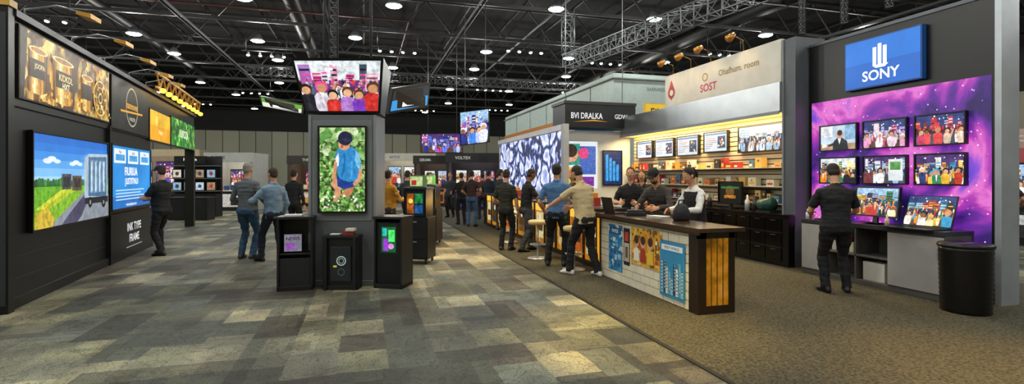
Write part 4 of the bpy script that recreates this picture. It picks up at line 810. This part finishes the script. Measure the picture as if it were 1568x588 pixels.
# ------------------------------------------------------------ far booths
def booth(nm,X0,D0,w,h,c,sgn,txt,seed,acc='#e8a030',yaw=0,table=True,n=3,st=1.0,tc='#c8c4b8',e=22):
    a=math.radians(yaw); F=Frame(W(X0,D0),(CA*math.cos(a)+SA*math.sin(a),-SA*math.cos(a)+CA*math.sin(a))); rr=random.Random(seed); mb=MB(); m=mD(c,.6)
    mb.fbox(F,0,w,-2.0,-1.88,0,h,m); mb.fbox(F,0,.1,-2,-.2,0,h,m); mb.fbox(F,w-.1,w,-2,-.2,0,h,m); mb.fbox(F,-.05,w+.05,-.35,-.15,h-.45,h,mD(sgn,.5)); mb.fbox(F,0,.12,-.3,-.18,0,h-.4,m); mb.fbox(F,w-.12,w,-.3,-.18,0,h-.4,m)
    b=fboard(mb,F,0,w,h-.43,h-.02,-.15); b.text(txt,.3,.5,.35,mE(tc,.7),.3)
    for i in range(n):
        s=.25+(w-.5)*i/n; b=fboard(mb,F,s,s+(w-.5)/n*.85,1.1,h-.75,-1.88,.01); b.rect(0,0,1,1,mE('#101014',.5)); bb_=fboard(mb,F,s+.04,s+(w-.5)/n*.85-.04,1.14,h-.8,-1.88,.014); crowd_pic(bb_,seed+i,30,rr.choice([PAL,P_BLUE,P_GOLD,P_RED,P_PINK]),st,fg=3)
    if table:
        mb.fbox(F,.3,w-.3,-.9,-.3,0,.9,mD('#1c1c20',.5)); mb.fbox(F,.25,w-.25,-.95,-.25,.9,.95,mD(acc,.4)); b=fboard(mb,F,.35,w-.35,.1,.85,-.3); b.rect(.05,.1,.95,.9,mP(acc,.6)); b.rect(.1,.5,.4,.8,mP('#e8e8e8',.6)); b.rect(.55,.2,.9,.7,mP('#3a3028',.5))
        for i in range(4): mb.fbox(F,.4+i*.3,.55+i*.3,-.7,-.5,.95,1.1+.05*(i%3),mD(rr.choice(['#e8e0d0','#b03a30','#2a4a7a','#d8a040']),.5))
    mb.finish(nm)
    area(F.P(w/2,-1,h-.1),F.P(w/2,-1.2,0),w*.8,.6,e,(1,.86,.66),'booth_downlight')
booth('exhibit_booth',-14.2,23.5,2.1,2.7,'#a4a6a2','#b4b6b2','EVCORE',61,'#e8e4d8',n=2,tc='#303a5a')
booth('exhibit_booth',-11.9,27,4.2,2.7,'#4a3c30','#2a2420','THRONKO',64,'#d8a048',n=3)
booth('exhibit_booth',-12.6,34,4,3.0,'#6a3a32','#8a8074','MODULA',67,'#e8e0d0')
booth('exhibit_booth',-8.2,31,3.5,3.0,'#a8a498','#b4b0a4','AKTIVE',70,'#3a6aa8',tc='#2a4a7a')
booth('exhibit_booth',-5.2,27,2.0,2.7,'#24160f','#1c1512','GEBUAMA',73,'#c87020',n=2)
booth('exhibit_booth',-3.1,24,2.6,2.7,'#181426','#16141e','VOLTEX',76,'#4a42a0')
booth('exhibit_booth',-.4,28,2.6,3.0,'#3c3834','#4a3424','SUNTE',79,'#d8a048')
booth('exhibit_booth',-24,20,4,3.2,'#98a8a0','#3a8a7a','NOVALIS',82,'#e8e8e8')
booth('exhibit_booth',-13.4,13,3.0,3.2,'#b8c4bc','#a8b4ac','ALTURA',85,'#e8e8e8',yaw=25,tc='#303a3a')
booth('exhibit_booth',10.9,12,3.5,2.7,'#8a3a4a','#c8a8a0','ROSETTE',88,'#2c2c30',yaw=-25)
booth('exhibit_booth',-27,34,6,3.4,'#8a7a6a','#b8a88a','CENTRAL',91,'#c89838')
# left-back shelving with screens and black cabinet
mb=MB(); F=Frame(W(-13.6,20.2),(CA,-SA)); mb.fbox(F,0,1.9,-.5,-.4,0,2.4,mD('#1a1c20',.5)); 
for z in (1.0,1.5,2.0): mb.fbox(F,0,1.9,-.4,0,z,z+.03,mD('#6a6c6e',.4))
for i in range(4):
    for z in (1.03,1.53):
        mb.fbox(F,.1+i*.45,.48+i*.45,-.2,-.15,z,z+.36,BK); b=fboard(mb,F,.13+i*.45,.45+i*.45,z+.03,z+.33,-.15); b.rect(0,0,1,1,mP(['#c8d8e8','#a88a6a','#8ab0d0','#d8d0c0'][(i+int(z*2))%4],.9)); b.disc(.5,.5,.25,mP(['#4a3a2a','#e8e8e8','#2a4a6a','#a83a30'][i],.9))
mb.fbox(F,0,1.9,-.4,-.02,0,.9,BK2); mb.fbox(F,.3,1.5,-.1,0,2.1,2.4,BK); b=fboard(mb,F,.3,1.5,2.1,2.4,0); b.text('hapdean',.5,.5,.5,mE('#e8f8e8',1.2),.7); mb.finish('monitor_shelf')
for s in (0,.8):
    mb=MB(); F=Frame(W(-12.5+s,18.6),(CA,-SA)); mb.fbox(F,0,.62,-.5,0,0,.8,BK2); mb.fbox(F,-.02,.64,-.52,.02,.8,.84,mD('#2c2e33',.3)); mb.fbox(F,.05,.57,0,.01,.1,.72,mD('#1d1e22',.3)); mb.finish('black_cabinet',.004)
# suspended rods above right booths
for X_,D_ in ((5.1,9.0),(5.45,8.4),(5.6,7.6),(5.9,6.9)):
    p=W3(X_,D_,4.12); boxtruss(p,Vector((p.x,p.y,8.4)),.07,ALD,'suspension_truss',n=40,r=.008)
# warm and accent spots (fixtures hang from the roof trusses)
spot((2.6,3.8,6.4),(2.75,4.7,0),2600,(1,.68,.16),30,1,r=.1); spot((5.0,2.0,6.0),(4.9,2.6,0),1900,(1,.64,.2),36,1,r=.1)
spot((5.4,3.0,5.2),(7.5,5.6,1.6),70,(1,.9,.85),50,.8); spot((4.6,9.5,6.4),(4.2,8.6,0),700,(1,.72,.3),55,.9); spot((5.5,12,6.4),(4.2,11.4,0),700,(1,.72,.3),60,.9)
spot((1.6,3.5,6.4),(3.7,6.2,.5),420,(1,.84,.56),32,.8); spot((6.0,6.2,6.6),(5.6,5.9,0),600,(1,.74,.34),50,1); spot((.5,9.5,7.4),(1.6,9.2,0),900,(1,.88,.56),50,1)
spot((-3.4,9.6,7.4),(-3.2,10.8,0),520,(1,.93,.8),50,1); spot((0,6.6,7.4),(.6,6.4,0),520,(1,.9,.68),50,1)
# ------------------------------------------------------------ people
person('man_in_black_shirt',W(-7.15,10.45),78,1.80,belly=.07,lh=(-.12,.36,1.12),rh=(.1,.36,1.1),shirt='#15161a',style='cap',feet=((-.12,-.1),(.12,.16)),hp=12)
person('man_in_grey_shirt',W(-5.17,10.0),-8,1.84,belly=.05,lh=(-.2,.22,1.02),rh=(.22,.2,1.02),shirt='#5c6266',pants='#2c4a66',shoes='#4a4038',hair='#8a8680',w=1.08,sleeve='long',hp=8)
person('man_in_light_blue_shirt',W(-4.5,9.65),52,1.74,belly=.03,lh=(-.28,.34,1.15),rh=(.24,.08,.86),shirt='#7e9ab4',pants='#1d2434',shoes='#1a1612',hair='#3a2c20',feet=((-.14,.2),(.12,-.14)),sleeve='long',hp=8,hy=10)
person('man_in_dark_jacket',W(-5.62,13.2),-10,1.76,shirt='#16181e',sleeve='long',lh=(-.2,.2,1.0))
person('man_in_mustard_shirt',W(-2.72,11.3),-35,1.72,shirt='#b07a1c',pants='#2a2a30',sleeve='long',belly=.04,rh=(.16,.3,1.1),hair='#1c1410')
person('man_in_olive_shirt',W(-.13,11.1),-22,1.72,shirt='#26281f',pants='#1a1b20',lh=(-.2,.2,.98),rh=(.26,.06,.82),z0=BC,hp=14,shoes='#3a2a1c')
person('man_in_black_shirt',W(.32,10.95),-68,1.74,lean=8,shirt='#131418',pants='#3a3c40',lh=(-.12,.36,1.15),rh=(.14,.36,1.15),z0=BC,hp=14,feet=((-.12,.14),(.12,-.16)),skin='#8a5c40')
person('man_in_blue_shirt',W(.8,9.16),-15,1.80,shirt='#4a72a4',pants='#101116',belly=.05,lh=(-.24,.14,.92),rh=(.22,.3,1.12),w=1.1,z0=BC,feet=((-.15,-.02),(.14,.02)),hair='#1c1814')
person('man_in_tan_shirt',W(1.16,8.27),34,1.78,lean=16,shirt='#c8b48c',pants='#131318',shoes='#dcdcd8',lh=(-.3,.5,1.08),rh=(.12,.45,1.05),feet=((-.14,.2),(.14,-.16)),hp=16,w=1.08,belly=.04,z0=BC,hair='#2a221c',beard=True)
person('woman_in_white_blouse',W(2.76,7.7),112,1.72,lean=10,shirt='#d4d6da',vest='#18181c',pants='#15151a',hair='#120e0c',style='pony',lh=(-.16,.40,1.1),rh=(.16,.38,1.1),w=.9,hp=20,sleeve='long',z0=BC)
person('man_in_black_cap',W(2.40,8.3),138,1.76,lean=24,shirt='#3a3636',pants='#15151a',style='cap',lh=(-.18,.46,1.1),rh=(.18,.44,1.1),hp=12,sleeve='long',z0=BC,beard=True)
person('man_in_black_polo',W(2.2,9.5),160,1.74,shirt='#18181c',z0=BC,lh=(-.16,.3,1.12),rh=(.16,.3,1.12))
person('man_in_black_polo',W(4.46,7.05),-12,1.76,lean=5,belly=.05,shirt='#1b1c21',pants='#111216',w=1.1,lh=(-.2,.34,1.04),rh=(.22,.34,1.04),hp=26,z0=BC,feet=((-.13,0),(.14,.04)),shoes='#15120f',hair='#16120f',vox=.01)
far=[(-1.29,16.3,-10,'#3a2420','#3c5a80',1.76,'short'),(-1.68,17,20,'#17181c','#1c1c22',1.7,'short'),(-2.4,20,160,'#30303a','#16161a',1.74,'short'),(-1.0,21,100,'#1c1c20','#26303c',1.75,'short'),(-.5,18.4,-60,'#101014','#18181c',1.72,'short'),
 (-4.7,18,40,'#1a1a20','#202028',1.74,'short'),(-2.55,16,-160,'#8a8c94','#20242c',1.7,'long'),(-3.1,19,0,'#7a3a2a','#1c1c22',1.72,'long'),(-3.6,22,150,'#4a5a7a','#202028',1.75,'short'),(-.35,15.2,-70,'#202228','#30343c',1.78,'short'),(-1.9,23,20,'#a89a80','#26262c',1.7,'short'),
 (9.75,10.2,60,'#1a1618','#141418',1.75,'short'),(10.6,11,-60,'#2a1e20','#141418',1.7,'short'),(-9.0,9.1,-60,'#3a3428','#26262c',1.7,'short'),(2.75,10.8,150,'#2a1c18','#16161a',1.7,'long'),(-6.9,24,30,'#5a5e66','#22262e',1.75,'short'),(1.5,12.6,140,'#4c2c24','#18181c',1.7,'short'),
 (-2.9,14.2,-20,'#2a2c34','#1c1c22',1.74,'short'),(-1.1,19,10,'#5a2a2a','#20202a',1.7,'short'),(-.8,17.4,-30,'#1c2430','#14141a',1.78,'short'),(-3.9,19.6,60,'#c8c8c8','#2a3448',1.72,'short')]
for i,(X_,D_,fa,sh,pa,h_,sy) in enumerate(far):
    p=W(X_,D_); person('woman_visitor' if sy=='long' else 'standing_visitor',p,fa,h_,shirt=sh,pants=pa,style=sy,sleeve='long' if i%2 else 'short',vox=.02 if D_>12 else .014,z0=BC if p[0]>2.75 and p[0]<9.3 and p[1]<24 else 0,lh=(-.22,.2+.1*(i%2),1.0),rh=(.24,.1,.84 if i%3 else 1.05),w=.92 if sy=='long' else 1.0,hp=6)
# ------------------------------------------------------------ world + camera
wd=bpy.data.worlds.new('world'); sc.world=wd; wd.use_nodes=True; wd.node_tree.nodes['Background'].inputs[0].default_value=(.02,.025,.035,1)
cd=bpy.data.cameras.new('camera'); cd.sensor_width=36; cd.lens=18; cd.shift_y=-.0153; cd.clip_end=200
co=bpy.data.objects.new('camera',cd); co.location=(0,0,1.6); co.rotation_euler=(math.radians(90),0,math.radians(-16.15)); sc.collection.objects.link(co); sc.camera=co
